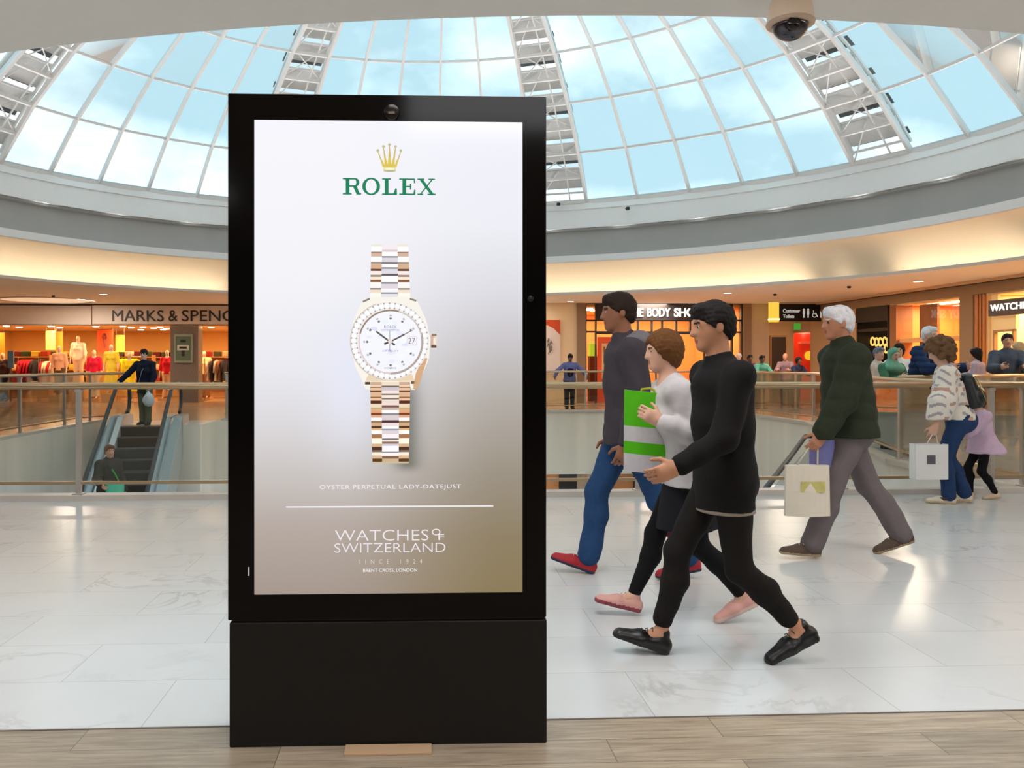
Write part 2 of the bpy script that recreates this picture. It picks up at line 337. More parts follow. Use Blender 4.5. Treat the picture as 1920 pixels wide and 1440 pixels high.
# dome
DS, DZ, DR = 0.978, 4.74, 11.86
def dome(t, ph, off=0.0):       # ph in degrees from the apex, 60 = springing
    q = math.sin(math.radians(ph)) / math.sin(math.radians(60)); z = DZ + 0.875 * DR * (math.cos(math.radians(ph)) - 0.5)
    p = ell(DS * q, t, z)
    return p + Vector((0, 0, off))
PH = [60, 51.9, 43.8, 35.7, 27.6, 19.5, 11.4]
BAY = 7.5
M_dglass = glass_mat('dome glass', (0.80, 0.93, 0.97), refl=0.03)
M_bar = smat('white glazing bar', (228, 224, 220), rough=0.5, var=.03)
M_rpanel = smat('grey louvre panel', (206, 205, 202), rough=0.6, var=.1, nscale=14, stretch=(3, 3, .3))
M_gap = smat('dark gap', (96, 98, 100), rough=.7)
win = struct(bpy.data.objects.new('window_1', None)); COL.objects.link(win)
def is_rib(k): return (k % 6) == 0      # bay k spans k*7.5 .. (k+1)*7.5 degrees
def isrib(k): return k % 6 in (0,) if False else (k in (6, 12, 18, 24, 30, 36, 42, 0))
mb = MB()
for k in range(48):
    if isrib(k): continue
    for i in range(len(PH) - 1):
        t0, t1 = math.radians(k * BAY), math.radians((k + 1) * BAY)
        mb.add([dome(t0, PH[i]), dome(t1, PH[i]), dome(t1, PH[i + 1]), dome(t0, PH[i + 1])], [[0, 1, 2, 3]])
struct(mb.build('glazing', M_dglass, win))
mb = MB()
for k in range(48):
    t = math.radians(k * BAY)
    w = 0.075 if (isrib(k) or isrib((k - 1) % 48)) else 0.055
    for i in range(len(PH) - 1):
        sub = [PH[i] + (PH[i + 1] - PH[i]) * j for j in (0, 1)]
        mb.bar(dome(t, sub[0]), dome(t, sub[1]), w, 0.12)
for i, ph in enumerate(PH):
    for k in range(48):
        mb.bar(dome(math.radians(k * BAY), ph), dome(math.radians((k + 1) * BAY), ph), 0.05, 0.06 if i else 0.14)
struct(mb.build('glazing_bars', M_bar, win))
for k in range(48):
    if not isrib(k): continue
    rb = MB(); pn = MB(); dk = MB()
    t0, t1 = math.radians(k * BAY), math.radians((k + 1) * BAY); tm = (t0 + t1) / 2
    subs = []
    for i in range(len(PH) - 1): subs += [PH[i], (PH[i] + PH[i + 1]) / 2]
    subs.append(PH[-1])
    for j in range(len(subs) - 1):
        pa, pb = subs[j], subs[j + 1]
        A, B, C, D = dome(t0, pa), dome(t1, pa), dome(t1, pb), dome(t0, pb)
        U = Vector((0, 0, 0.28))
        fr = 0.2 if j % 2 == 0 else 0.32
        l = lambda p, q, s_: p + (q - p) * s_
        pn.add([l(A, D, fr) + U, l(B, C, fr) + U, C + U, D + U], [[0, 1, 2, 3]])
        dk.add([A + U * 1.5, B + U * 1.5, l(B, C, fr * 1.1) + U * 1.5, l(A, D, fr * 1.1) + U * 1.5], [[0, 1, 2, 3]])
        rb.bar(A, B, 0.09, 0.07); rb.bar(A + U, B + U, 0.05, 0.05)
        rb.bar(A, (C if j % 2 else D) + U * .5, 0.025, 0.025); rb.bar(B, (D + U) if j % 2 else (l(C, D, .5) + U * .8), 0.025, 0.025)
        rb.bar(l(A, B, .32), l(D, C, .32), 0.03, 0.03)
        rb.bar(A + U * .8, D + U * .8, 0.05, .05); rb.bar(B + U * .8, C + U * .8, 0.05, .05)
    r_ = struct(pn.build('rib_panel', M_rpanel, win)); 
    struct(dk.build('rib_gap', M_gap, win)); struct(rb.build('rib_truss', M_bar, win))
mb = MB(); ring = [dome(2 * PI * k / 48, PH[-1], .05) for k in range(48)]; mb.tube(ring, 0.18, n=8, closed=True)
mb.add([dome(2 * PI * k / 48, PH[-1], .1) for k in range(48)], [list(range(48))]); struct(mb.build('oculus', M_bar, win))

# enclosing walls out of the frame (behind and beside the viewer)
mb = MB(); mb.span((-34, -9.2, 0), (34, -9, 3.4)); o = struct(mb.build('wall_back', smat('dark back wall', (58, 52, 48), rough=.8))); o.rotation_euler = (0, 0, AL)

# ------------------------------------------------------------------ the advertising totem
K = 2.997 / F_PX
def kx(px): return (px - 728.0) * K
def kz(py): return H0 - (py - HZ) * K
kiosk = thing('advertising_totem', 'tall black freestanding display totem with a lit watch advertisement, standing on the boards', 'display totem', (-0.2445, 2.997, 0), 0.0338)
M_kblack = smat('totem black paint', (22, 18, 16), rough=0.5, var=.04, spec=.3); M_kglass = mat('totem black glass', (0.005, 0.004, 0.004), rough=0.1, var=0.0, spec=0.12)
M_kedge = smat('totem edge metal', (40, 38, 36), rough=0.3, metal=0.6)
XL, XR = kx(427.5), kx(1024.5)
mb = MB(); mb.span((kx(431), 0.0, 0.0), (kx(1025), 0.235, kz(1165))); mb.build('plinth', M_kblack, kiosk, bevel=0.004)
mb = MB(); mb.span((kx(437), 0.012, kz(1165)), (kx(1019), 0.22, kz(1161))); mb.build('shadow_gap', M_kedge, kiosk)
mb = MB(); mb.span((XL, 0.006, kz(1161)), (XR, 0.235, kz(177.5))); mb.build('housing', M_kedge, kiosk, bevel=0.003)
mb = MB(); sx0, sx1, sz0, sz1 = kx(477), kx(979), kz(1113), kz(226.5)
for a in ((XL + .004, kz(1160), sx0, kz(178.5)), (sx1, kz(1160), XR - .004, kz(178.5)), (sx0, sz1, sx1, kz(178.5)), (sx0, kz(1160), sx1, sz0)):
    mb.span((a[0], 0.0, a[1]), (a[2], 0.008, a[3]))
mb.build('glass_bezel', M_kglass, kiosk)
mb = MB(); mb.lathe([(0.0001, 0.010), (0.026, 0.010), (0.028, 0.004), (0.026, 0)], n=24, c=(kx(733), 0, kz(211)), axis='Y'); mb.build('sensor_housing', M_kedge, kiosk, smooth=True)
mb = MB(); mb.box((kx(733), -0.011, kz(213)), (0.022, 0.003, 0.008)); mb.build('sensor_lens', smat('sensor lens', (120, 100, 84), rough=.2), kiosk)
mb = MB(); mb.lathe([(0.0001, 0.006), (0.010, 0.006), (0.012, 0.0)], n=20, c=(kx(994), 0, kz(560)), axis='Y'); mb.build('side_sensor', M_kedge, kiosk, smooth=True)
mb = MB(); mb.box((kx(467), -0.002, kz(1069)), (0.005, 0.004, 0.030)); mb.build('status_light', glow('status white', (200, 200, 200), .7), kiosk)

def screen_material():
    m = bpy.data.materials.new('screen picture'); m.use_nodes = True; n = m.node_tree.nodes; l = m.node_tree.links; b = n['Principled BSDF']
    tc = n.new('ShaderNodeTexCoord'); sp = n.new('ShaderNodeSeparateXYZ'); l.new(tc.outputs['Object'], sp.inputs[0])
    def val(x): return x
    def M(op, a, c=None, d=None, clamp=False):
        q = n.new('ShaderNodeMath'); q.operation = op; q.use_clamp = clamp
        for i, x in enumerate((a, c, d)):
            if x is None: continue
            if isinstance(x, (int, float)): q.inputs[i].default_value = x
            else: l.new(x, q.inputs[i])
        return q.outputs[0]
    X = M('ADD', M('DIVIDE', sp.outputs[0], K), 728.0)           # pixel column of the picture shown
    Y = M('MULTIPLY_ADD', sp.outputs[2], -1 / K, HZ + H0 / K)
    v = M('DIVIDE', M('SUBTRACT', Y, 226.0), 887.0, clamp=True); u = M('DIVIDE', M('SUBTRACT', X, 477.0), 502.0, clamp=True)
    def ramp(stops):
        r = n.new('ShaderNodeValToRGB'); e = r.color_ramp.elements
        while len(e) < len(stops): e.new(0.5)
        for el, (p, c) in zip(e, stops): el.position = p; el.color = (*lin(*c), 1)
        l.new(v, r.inputs[0]); return r.outputs[0]
    A = ramp([(0, (246, 246, 252)), (.34, (243, 243, 248)), (.52, (234, 234, 240)), (.64, (220, 217, 220)), (.74, (203, 197, 194)), (.86, (180, 168, 160)), (1, (164, 150, 140))])
    B = ramp([(0, (240, 240, 250)), (.22, (238, 238, 246)), (.36, (222, 221, 228)), (.48, (201, 196, 198)), (.6, (178, 171, 164)), (.75, (155, 145, 130)), (.88, (142, 127, 100)), (1, (138, 121, 86))])
    su = n.new('ShaderNodeMapRange'); su.interpolation_type = 'SMOOTHSTEP'; su.inputs['From Min'].default_value = 0.25; su.inputs['From Max'].default_value = 0.95; l.new(u, su.inputs['Value'])
    mx = n.new('ShaderNodeMix'); mx.data_type = 'RGBA'; l.new(su.outputs[0], mx.inputs['Factor']); l.new(A, mx.inputs['A']); l.new(B, mx.inputs['B'])
    def g(x, c, w): q = M('DIVIDE', M('SUBTRACT', x, c), w); return M('POWER', 2.718, M('MULTIPLY', M('MULTIPLY', q, q), -1.0))
    hal = M('MULTIPLY', M('MULTIPLY', g(X, 655, 60), g(Y, 720, 120)), 0.75)
    h = n.new('ShaderNodeMix'); h.data_type = 'RGBA'; h.inputs['B'].default_value = (*lin(232, 234, 250), 1); l.new(hal, h.inputs['Factor']); l.new(mx.outputs['Result'], h.inputs['A'])
    # the photographed watch's own soft shadow, part of the advertisement shown
    sy = n.new('ShaderNodeMapRange'); sy.interpolation_type = 'SMOOTHSTEP'; sy.inputs['From Min'].default_value = 640; sy.inputs['From Max'].default_value = 760; l.new(Y, sy.inputs['Value'])
    ye = n.new('ShaderNodeMapRange'); ye.interpolation_type = 'SMOOTHSTEP'; ye.inputs['From Min'].default_value = 892; ye.inputs['From Max'].default_value = 868; l.new(Y, ye.inputs['Value'])
    sd = M('MULTIPLY', M('MULTIPLY', g(X, 762, 24), M('MULTIPLY', sy.outputs[0], ye.outputs[0])), 0.72)
    s = n.new('ShaderNodeMix'); s.data_type = 'RGBA'; s.inputs['B'].default_value = (*lin(78, 82, 66), 1); l.new(sd, s.inputs['Factor']); l.new(h.outputs['Result'], s.inputs['A'])
    l.new(s.outputs['Result'], b.inputs['Emission Color']); b.inputs['Emission Strength'].default_value = 1.0
    b.inputs['Base Color'].default_value = (0.01, 0.01, 0.01, 1); b.inputs['Roughness'].default_value = 0.12; b.inputs['Specular IOR Level'].default_value = 0.35
    return m
mb = MB(); mb.span((sx0, 0.0035, sz0), (sx1, 0.007, sz1)); screen = mb.build('screen', screen_material(), kiosk); screen['label'] = 'lit screen showing a gold watch on a pale backdrop'
GL = {}
def gcol(c, s=1.0):
    k = 'screen tone %d %d %d' % tuple(c)
    return glow(k, c, s)
def KF(layer):
    return lambda a, b, d: Vector((kx(a), 0.003 - layer * 0.0005 - d, kz(b)))
class Ink:
    """flat printed shapes of the picture, one mesh, colours as material slots"""
    def __init__(s): s.mb = MB(); s.mats = []
    def c(s, col):
        m = gcol(col)
        if m not in s.mats: s.mats.append(m)
        return s.mats.index(m)
    def poly(s, pts, col, layer): s.mb.prism(pts, 0, 0.0004, KF(layer), s.c(col)); return s
    def rect(s, x0, y0, x1, y1, col, layer): return s.poly([(x0, y0), (x1, y0), (x1, y1), (x0, y1)], col, layer)
    def disc(s, x, y, rx, ry, col, layer, n=20): return s.poly([(x + rx * math.cos(2 * PI * k / n), y + ry * math.sin(2 * PI * k / n)) for k in range(n)], col, layer)
    def arc(s, x, y, r0, r1, a0, a1, col, layer, n=40, sy=1.0):
        for k in range(n):
            p, q = math.radians(a0 + (a1 - a0) * k / n), math.radians(a0 + (a1 - a0) * (k + 1) / n)
            s.poly([(x + r * math.cos(t), y + r * sy * math.sin(t)) for r, t in ((r0, p), (r1, p), (r1, q), (r0, q))], col, layer)
        return s
    def line(s, x0, y0, x1, y1, w, col, layer):
        dx, dy = x1 - x0, y1 - y0; L = math.hypot(dx, dy); nx, ny = -dy / L * w / 2, dx / L * w / 2
        return s.poly([(x0 + nx, y0 + ny), (x1 + nx, y1 + ny), (x1 - nx, y1 - ny), (x0 - nx, y0 - ny)], col, layer)
    def build(s, name): return s.mb.build(name, s.mats, screen)
def band_rows(ink, rows, x0, x1, x0b, x1b, ya, yb, layer):
    for y0, y1, c in rows:
        f0, f1 = (y0 - ya) / (yb - ya), (y1 - ya) / (yb - ya)
        ink.poly([(x0 + (x0b - x0) * f0, y0), (x1 + (x1b - x1) * f0, y0), (x1 + (x1b - x1) * f1, y1), (x0 + (x0b - x0) * f1, y1)], c, layer)
WH, CR, TN, PC, BR, DK, LV, GY, DG = (252, 252, 252), (244, 234, 212), (208, 172, 142), (236, 196, 158), (158, 116, 88), (96, 58, 38), (222, 217, 223), (150, 146, 150), (96, 88, 92)
up_o = [(458, 462, (238, 234, 214)), (462, 472, WH), (472, 474, BR), (474, 481, (214, 180, 158)), (481, 491, WH), (491, 494, (140, 124, 116)), (494, 504, (214, 178, 146)), (504, 508, DK), (508, 515, (252, 238, 232)), (515, 519, (160, 138, 124)), (519, 524, (250, 236, 214)), (524, 529, (134, 92, 64)), (529, 540, (252, 248, 244)), (540, 543, (136, 126, 120)), (543, 549, (244, 226, 204)), (549, 558, (252, 250, 240)), (558, 567, (226, 206, 194))]
up_c = [(458, 468, (246, 236, 240)), (468, 472, (226, 206, 208)), (472, 480, WH), (480, 483, GY), (483, 491, LV), (491, 495, (124, 116, 122)), (495, 501, WH), (501, 504, (130, 126, 132)), (504, 513, (224, 222, 230)), (513, 517, DG), (517, 529, WH), (529, 532, (124, 124, 130)), (532, 541, (224, 216, 222)), (541, 548, (250, 250, 255)), (548, 551, (156, 156, 162)), (551, 557, (230, 228, 234)), (557, 567, WH)]
lo_o = [(710, 716, BR), (716, 722, TN), (722, 725, (244, 214, 184)), (725, 727, (120, 84, 60)), (727, 732, PC), (732, 735, DK), (735, 744, (226, 184, 148)), (744, 746, (140, 84, 54)), (746, 751, PC), (751, 757, (84, 38, 20)), (757, 764, (238, 220, 188)), (764, 767, (198, 170, 132)), (767, 772, (222, 176, 126)), (772, 775, (226, 160, 120)), (775, 778, (112, 44, 24)), (778, 783, (222, 170, 136)), (783, 789, WH), (789, 793, (150, 118, 94)), (793, 799, (212, 172, 130)), (799, 803, (76, 48, 30)), (803, 807, (224, 178, 128)), (807, 814, WH), (814, 822, (170, 118, 78)), (822, 832, (254, 252, 232)), (832, 838, (218, 178, 138)), (838, 844, (74, 44, 28)), (844, 848, (130, 106, 96)), (848, 854, (252, 240, 218)), (854, 860, (222, 184, 148)), (860, 866, (92, 54, 32)), (866, 869, (206, 190, 150))]
lo_c = [(710, 716, (110, 98, 100)), (716, 723, (246, 226, 200)), (723, 726, (112, 102, 98)), (726, 732, (208, 196, 204)), (732, 738, (250, 232, 226)), (738, 741, (124, 112, 112)), (741, 746, (250, 236, 218)), (746, 749, (132, 116, 108)), (749, 760, (242, 222, 212)), (760, 764, (126, 88, 84)), (764, 769, (206, 186, 174)), (769, 775, WH), (775, 778, (140, 134, 140)), (778, 788, (222, 208, 210)), (788, 793, (74, 46, 52)), (793, 799, (244, 222, 226)), (799, 804, WH), (804, 807, (150, 154, 172)), (807, 814, (224, 212, 212)), (814, 822, (254, 244, 248)), (822, 825, (120, 112, 122)), (825, 828, (248, 232, 210)), (828, 832, (140, 118, 102)), (832, 836, (214, 202, 214)), (836, 847, (255, 250, 255)), (847, 849, (136, 128, 134)), (849, 855, (252, 246, 246)), (855, 860, (134, 98, 72)), (860, 866, (206, 180, 148)), (866, 869, (206, 190, 150))]
ink = Ink()
band_rows(ink, up_o, 695, 716, 692, 714, 458, 567, 1); band_rows(ink, up_o, 743, 764, 744, 768, 458, 567, 1); band_rows(ink, up_c, 715, 744, 713, 745, 458, 567, 2)
ink.build('picture_bracelet'); ink = Ink()
band_rows(ink, lo_o, 692, 715, 697, 715, 710, 869, 1); band_rows(ink, lo_o, 746, 768, 746, 765, 710, 869, 1); band_rows(ink, lo_c, 714, 747, 715, 746, 710, 869, 2)
ink.build('picture_bracelet')
ink = Ink()
ink.poly([(679, 563), (693, 557), (768, 557), (780, 563), (797, 598), (806, 636), (803, 672), (790, 704), (784, 724), (777, 731), (769, 731), (767, 716), (694, 716), (692, 731), (684, 729), (679, 716), (666, 690), (655, 650), (655, 625), (664, 594)], (249, 244, 234), 3)
ink.poly([(800, 672), (790, 704), (784, 724), (777, 731), (773, 728), (778, 700), (792, 670)], (214, 172, 132), 4)
ink.poly([(690, 700), (770, 700), (776, 714), (684, 714)], (236, 214, 180), 4)
ink.rect(683, 716, 693, 721, (86, 56, 48), 4); ink.rect(769, 715, 781, 720, (112, 84, 44), 4)
ink.line(679, 566, 692, 560, 3.5, (140, 132, 120), 4); ink.line(767, 560, 779, 564, 3.5, (140, 132, 112), 4)
ink.rect(806, 629, 813, 651, (212, 178, 158), 4); ink.rect(808, 626, 817, 630, (150, 118, 100), 5); ink.rect(813, 630, 818, 650, (236, 216, 200), 4); ink.rect(807, 647, 817, 652, (104, 76, 62), 5); ink.rect(811, 634, 815, 645, (246, 236, 228), 5)
ink.build('picture_case')
ink = Ink()
ink.disc(729, 639, 74, 73, (240, 236, 236), 5, 72); ink.arc(729, 639, 72.5, 74, 100, 250, (206, 192, 182), 6)
for k in range(42):
    a = 2 * PI * k / 42; x, y = 729 + 67 * math.cos(a), 639 + 66 * math.sin(a)
    ink.disc(x, y, 4.3, 4.3, (254, 253, 255), 6, 12)
    for rr in (62, 71.5): ink.disc(729 + rr * math.cos(a + PI / 42), 639 + rr * .985 * math.sin(a + PI / 42), 1.5, 1.5, (164, 158, 160), 7, 8)
ink.arc(731, 641, 57.5, 60.5, 195, 285, (152, 132, 112), 8); ink.arc(731, 641, 57.5, 60, 285, 350, (204, 196, 186), 8); ink.arc(731, 641, 57.5, 61.5, -15, 90, (178, 166, 158), 8); ink.arc(731, 641, 57.5, 60, 90, 195, (226, 204, 206), 8)
ink.build('picture_bezel')
ink = Ink()
ink.disc(731, 641, 57.5, 57, (246, 247, 254), 8, 64)
rnd = random.Random(3)
for k in range(26):
    a = rnd.random() * 6.28; r = 44 * math.sqrt(rnd.random()); ink.disc(731 + r * math.cos(a), 641 + r * math.sin(a) + 4, 4 + 6 * rnd.random(), 2 + 3 * rnd.random(), rnd.choice([(236, 238, 252), (226, 228, 250), (250, 250, 255), (238, 246, 248)]), 9 + k * 0.05, 10)
ink.build('picture_dial')
ink = Ink()
for k in range(12):
    if k in (3,): continue
    a = math.radians(k * 30 - 90)
    for r, w, c in ((49, 2.2, (184, 180, 184)), (44, 2.4, (120, 114, 118)), (46.5, 1.8, (252, 250, 250))):
        ink.disc(731 + r * math.cos(a), 641 + r * math.sin(a), w, w, c, 12, 10)
ink.build('picture_hour_markers'); ink = Ink(); ink.rect(761, 630, 780, 648, (232, 228, 236), 12); ink.rect(762.5, 631.5, 778.5, 646.5, (246, 244, 250), 13)
ink.build('picture_date_window')
ink = Ink(); ink.line(729.5, 620, 729.5, 660, 1.2, (150, 150, 168), 13); ink.build('picture_second_hand'); ink = Ink()
ink.line(730, 641, 704, 621.5, 3.2, (92, 86, 88), 14); ink.line(730, 641, 739, 647, 3.6, (74, 68, 72), 14); ink.build('picture_hour_hand'); ink = Ink(); ink.line(730, 641, 757, 627, 3.0, (92, 86, 88), 14); ink.line(730, 641, 719, 645, 3.6, (74, 68, 72), 14)
ink.line(757, 627, 772, 619, 2.0, (140, 130, 130), 14); ink.build('picture_minute_hand'); ink = Ink(); ink.disc(730, 640.5, 4, 4, (236, 220, 212), 15)
ink.build('picture_hand_hub')
def kt(name, s, x0, y0, x1, y1, col, layer=2, **k):
    f = KF(layer); return text_obj(name, s, gcol(col), screen, (x0, y1, x1, y0), lambda a, b, d: f(a, b, d * 0.1), **k)
kt('picture_dial_text', 'ROLEX', 719, 610.5, 742, 615.5, (120, 118, 170), 16); kt('picture_dial_text', 'OYSTER PERPETUAL', 714, 617, 748, 621, (140, 138, 186), 16)
kt('picture_dial_text', 'DATEJUST', 716, 656.5, 746, 660.5, (150, 148, 190), 16); kt('picture_dial_text', 'SWISS MADE', 719, 688.5, 742, 691.5, (120, 116, 124), 16); kt('picture_date', '27', 764, 633, 777, 645, (126, 118, 140), 16)
# crown emblem
ink = Ink(); G1, G2, G3 = (206, 186, 104), (222, 196, 84), (198, 190, 140)
balls = [(707, 282), (717.5, 274.5), (728.7, 271), (740, 274.5), (750, 282)]; bx = [(716.5, 720.5), (720.5, 725.5), (725.5, 732.5), (732.5, 737.5), (737.5, 741.5)]
for (x, y), (a, b) in zip(balls, bx):
    ink.disc(x, y, 2.7, 2.7, G3, 1, 14)
    ink.poly([(x - .8, y + 2), (x + .8, y + 2), (b, 313), (a, 313)], G1, 1)
    ink.poly([(x * .45 + a * .55 - .3, y * .45 + 313 * .55), (x * .45 + b * .55 + .3, y * .45 + 313 * .55), (b + .8, 313), (a - .8, 313)], G2, 2)
ink.poly([(717, 313), (741, 313), (740.5, 319.5), (717.5, 319.5)], (232, 222, 160), 3); ink.disc(729, 320, 11.8, 1.8, (176, 170, 140), 2, 20); ink.disc(729, 316.3, 9.5, 1.9, (250, 246, 214), 4, 20)
ink.build('picture_crown')
# serif letters
ink = Ink(); GN = (0, 128, 86)
def I(x0, x1, s0, s1, y0=334.0, y1=365.0):   # stem with serifs
    ink.rect(x0, y0, x1, y1, GN, 1); ink.rect(s0, y0, s1, y0 + 2.6, GN, 1); ink.rect(s0, y1 - 2.6, s1, y1, GN, 1)
I(647, 654, 641.5, 658)
ink.rect(652, 334, 664, 336.8, GN, 1); ink.rect(652, 347.6, 664, 350.4, GN, 1)
for k in range(16):
    a, b = math.radians(-90 + 180 * k / 16), math.radians(-90 + 180 * (k + 1) / 16)
    ink.poly([(664 + 8.4 * math.cos(a), 342.2 + 8.2 * math.sin(a)), (664 + 8.4 * math.cos(b), 342.2 + 8.2 * math.sin(b)), (664 + 2.6 * math.cos(b), 342.2 + 5.5 * math.sin(b)), (664 + 2.6 * math.cos(a), 342.2 + 5.5 * math.sin(a))], GN, 1)
ink.poly([(660, 349.5), (667.5, 349.5), (673, 362.4), (676, 362.4), (676, 365), (667.5, 365), (661, 351)], GN, 1)
for k in range(40):
    a, b = 2 * PI * k / 40, 2 * PI * (k + 1) / 40
    ink.poly([(694.5 + 16.6 * math.cos(a), 349.5 + 16.4 * math.sin(a)), (694.5 + 16.6 * math.cos(b), 349.5 + 16.4 * math.sin(b)), (694.5 + 10.2 * math.cos(b), 349.5 + 13.4 * math.sin(b)), (694.5 + 10.2 * math.cos(a), 349.5 + 13.4 * math.sin(a))], GN, 1)
I(720, 727, 715, 731.5); ink.rect(727, 362.2, 741, 365, GN, 1); ink.poly([(739.6, 353), (742.4, 353), (743, 365), (736, 363)], GN, 1)
I(753, 760, 747, 762); ink.rect(758, 334, 775, 336.7, GN, 1); ink.rect(758, 362.3, 776, 365, GN, 1); ink.poly([(774, 334), (776.5, 334), (777, 343), (774.6, 343)], GN, 1); ink.poly([(775, 355), (777.4, 355), (777, 365), (773, 365)], GN, 1)
ink.rect(758, 348, 769, 350.6, GN, 1); ink.rect(767, 344, 769.6, 355, GN, 1)
ink.poly([(784, 335), (791, 335), (812.5, 364), (805.5, 364)], GN, 1); ink.poly([(808, 335), (811, 335), (788, 364), (785, 364)], GN, 1)
for a, b, y in ((781, 794, 334), (802, 814, 334), (781, 792, 362.4), (800, 815.5, 362.4)): ink.rect(a, y, b, y + 2.6, GN, 1)
ink.build('picture_wordmark')
PW = (238, 232, 236)
kt('picture_caption', 'OYSTER PERPETUAL LADY-DATEJUST', 598.5, 909, 863, 919, PW, bold=0.008, spacing=1.12)
ink = Ink(); ink.rect(536, 948.6, 924, 951.2, (240, 236, 240), 1); ink.build('picture_rule')
kt('picture_shop_name', 'WATCHES', 627, 993.5, 802, 1014, PW, bold=-0.012); kt('picture_shop_name', 'SWITZERLAND', 626, 1018.5, 834, 1036, PW, bold=-0.012)
kt('picture_shop_name', 'O', 808, 992, 824.5, 1004.5, PW); kt('picture_shop_name', 'F', 820.5, 1002.5, 831.5, 1013.5, PW)
kt('picture_small_print', 'SINCE 1924', 671, 1049, 790, 1057.5, (226, 214, 196), bold=-0.01, spacing=2.6); kt('picture_small_print', 'BRENT CROSS, LONDON', 679.5, 1066, 780.5, 1073.5, (246, 242, 240))

p = on_floor(728, 1408); mb = MB(); mb.box((0, 0, 0.004), (0.30, 0.072, 0.008)); o = mb.build('cover_plate', smat('pale ply plate', (206, 172, 136), rough=.5), bevel=.001); o.location = (p.x, p.y, 0.0005); o.rotation_euler = (0, 0, .034)
tag(o, 'thin tan cover plate lying on the boards against the foot of the totem', 'cover plate')

# security camera hanging from the near soffit
cc = thing('security_camera', 'cream dome security camera hanging under the near ceiling edge', 'security camera', P3(1482, 40, 4.72))
cs = 4.72 / F_PX
M_cream2 = smat('camera shell', (255, 232, 208), rough=.4, var=.02)
mb = MB(); mb.lathe([(0.0001, 62 * cs), (20 * cs, 60 * cs), (30 * cs, 46 * cs), (38 * cs, 32 * cs), (41 * cs, 16 * cs), (42 * cs, 2 * cs), (42 * cs, -4 * cs), (36 * cs, -6 * cs)], n=40); mb.build('shell', M_cream2, cc, smooth=True)
mb = MB(); mb.lathe([(42 * cs, -1 * cs), (44 * cs, -3 * cs), (43 * cs, -7 * cs), (33 * cs, -8 * cs)], n=40); mb.build('rim', smat('camera rim', (214, 186, 160), rough=.4), cc, smooth=True)
mb = MB(); mb.lathe([(33 * cs, -6 * cs)] + [(33 * cs * math.cos(a), -6 * cs - 30 * cs * math.sin(a)) for a in [PI / 2 * i / 9 for i in range(1, 9)]] + [(0.0005, -36 * cs)], n=36); mb.build('smoked_dome', mat('smoked dome', (0.03, 0.02, 0.03), rough=.05, spec=.8), cc, smooth=True)
mb = MB(); mb.lathe([(0.0001, 0.02), (0.034, 0.02), (0.036, 0), (0.03, -0.03)], n=20, c=(-.02, -30 * cs, -16 * cs), axis='Y'); mb.build('lens', smat('lens black', (16, 12, 12), rough=.1), cc, smooth=True)
mb = MB(); mb.tube([(0, 0, 58 * cs), (0, 0, CEIL_Z + .002 - P3(1482, 40, 4.72).z)], .028, n=16); mb.lathe([(.06, -.012), (.06, 0)], n=24, c=(0, 0, CEIL_Z - .001 - P3(1482, 40, 4.72).z)); mb.build('mount', M_cream2, cc, smooth=False)

# ------------------------------------------------------------------ railings
M_brass = smat('satin bronze rail', (196, 168, 132), rough=.28, metal=.75, var=.05)
M_post = smat('satin steel post', (196, 188, 180), rough=.35, metal=.6)
M_rglass = glass_mat('rail glass', (0.91, 0.895, 0.85), refl=0.02)
def railing(label, pts, posts, group=None, z0=0.055, zt=1.12, r=0.035, inset=0.0):
    """pts, posts in world xy; posts as list of xy"""
    o0 = pts[0]; rt = thing('glass_railing', label, 'railing', (o0[0], o0[1], 0), 0, group)
    L = lambda p, z: Vector((p[0] - o0[0], p[1] - o0[1], z))
    mb = MB(); mb.tube([L(p, zt) for p in pts], r, n=14); mb.build('handrail', M_brass, rt, smooth=True)
    mb = MB()
    for a, b in zip(pts[:-1], pts[1:]): mb.bar(L(a, 0.165), L(b, 0.165), .03, .03)
    mb.build('lower_rail', M_brass, rt)
    g = MB()
    for a, b in zip(pts[:-1], pts[1:]):
        g.bar(L(a, (0.19 + zt - r) / 2), L(b, (0.19 + zt - r) / 2), .01, zt - r - .19)
    g.build('glass_panel', M_rglass, rt)
    for p in posts:
        mb = MB(); mb.box(L(p, (z0 + zt - .03) / 2), (.05, .05, zt - .03 - z0), rz=AL); mb.box(L(p, z0 + .006), (.1, .1, .012), rz=AL); mb.box(L(p, zt - r - .012), (.07, .055, .025), rz=AL)
        mb.build('post', M_post, rt, bevel=.004)
    return rt
def uv2(u, v): q = W(u, v); return (q.x, q.y)
vr = NEAR + 0.09
posts_near = [uv2(PU(px, vr), vr) for px in (148, 502, 850, 1196, 1578, 1858)] + [uv2(PU(-190, vr), vr), uv2(PU(2190, vr), vr)]
railing('long bronze topped glass railing on the marble curb behind the totem', [uv2(-7.4, vr), uv2(-2, vr), uv2(3, vr), uv2(8.2, vr)], posts_near)
ul = UL - .09
railing('bronze topped glass railing along the left side of the opening, facing the clothes shop', [uv2(ul, NEAR + .3), uv2(ul, 14), uv2(ul, 19.0), uv2(-6.75, 20.0)], [uv2(ul, v) for v in (10.2, 12.2, 14.2, 16.2, 18.2, 19.6)], r=.03)
railing('bronze topped glass railing beyond the moving stairs by the stone pillar', [uv2(-4.55, 20.45), uv2(-1.7, 20.45), uv2(.9, 23.85)], [uv2(u, 20.45) for u in (-4.5, -3.6, -2.7, -1.8)], r=.028)
far = [uv2(1.0, 23.85)] + [uv2(a + .12, b + .12) for a, b in (VOID[5], VOID[4], VOID[3], VOID[2], VOID[1])][:1]
far2 = [uv2(*VOID[i]) for i in (5, 4, 3, 2)]
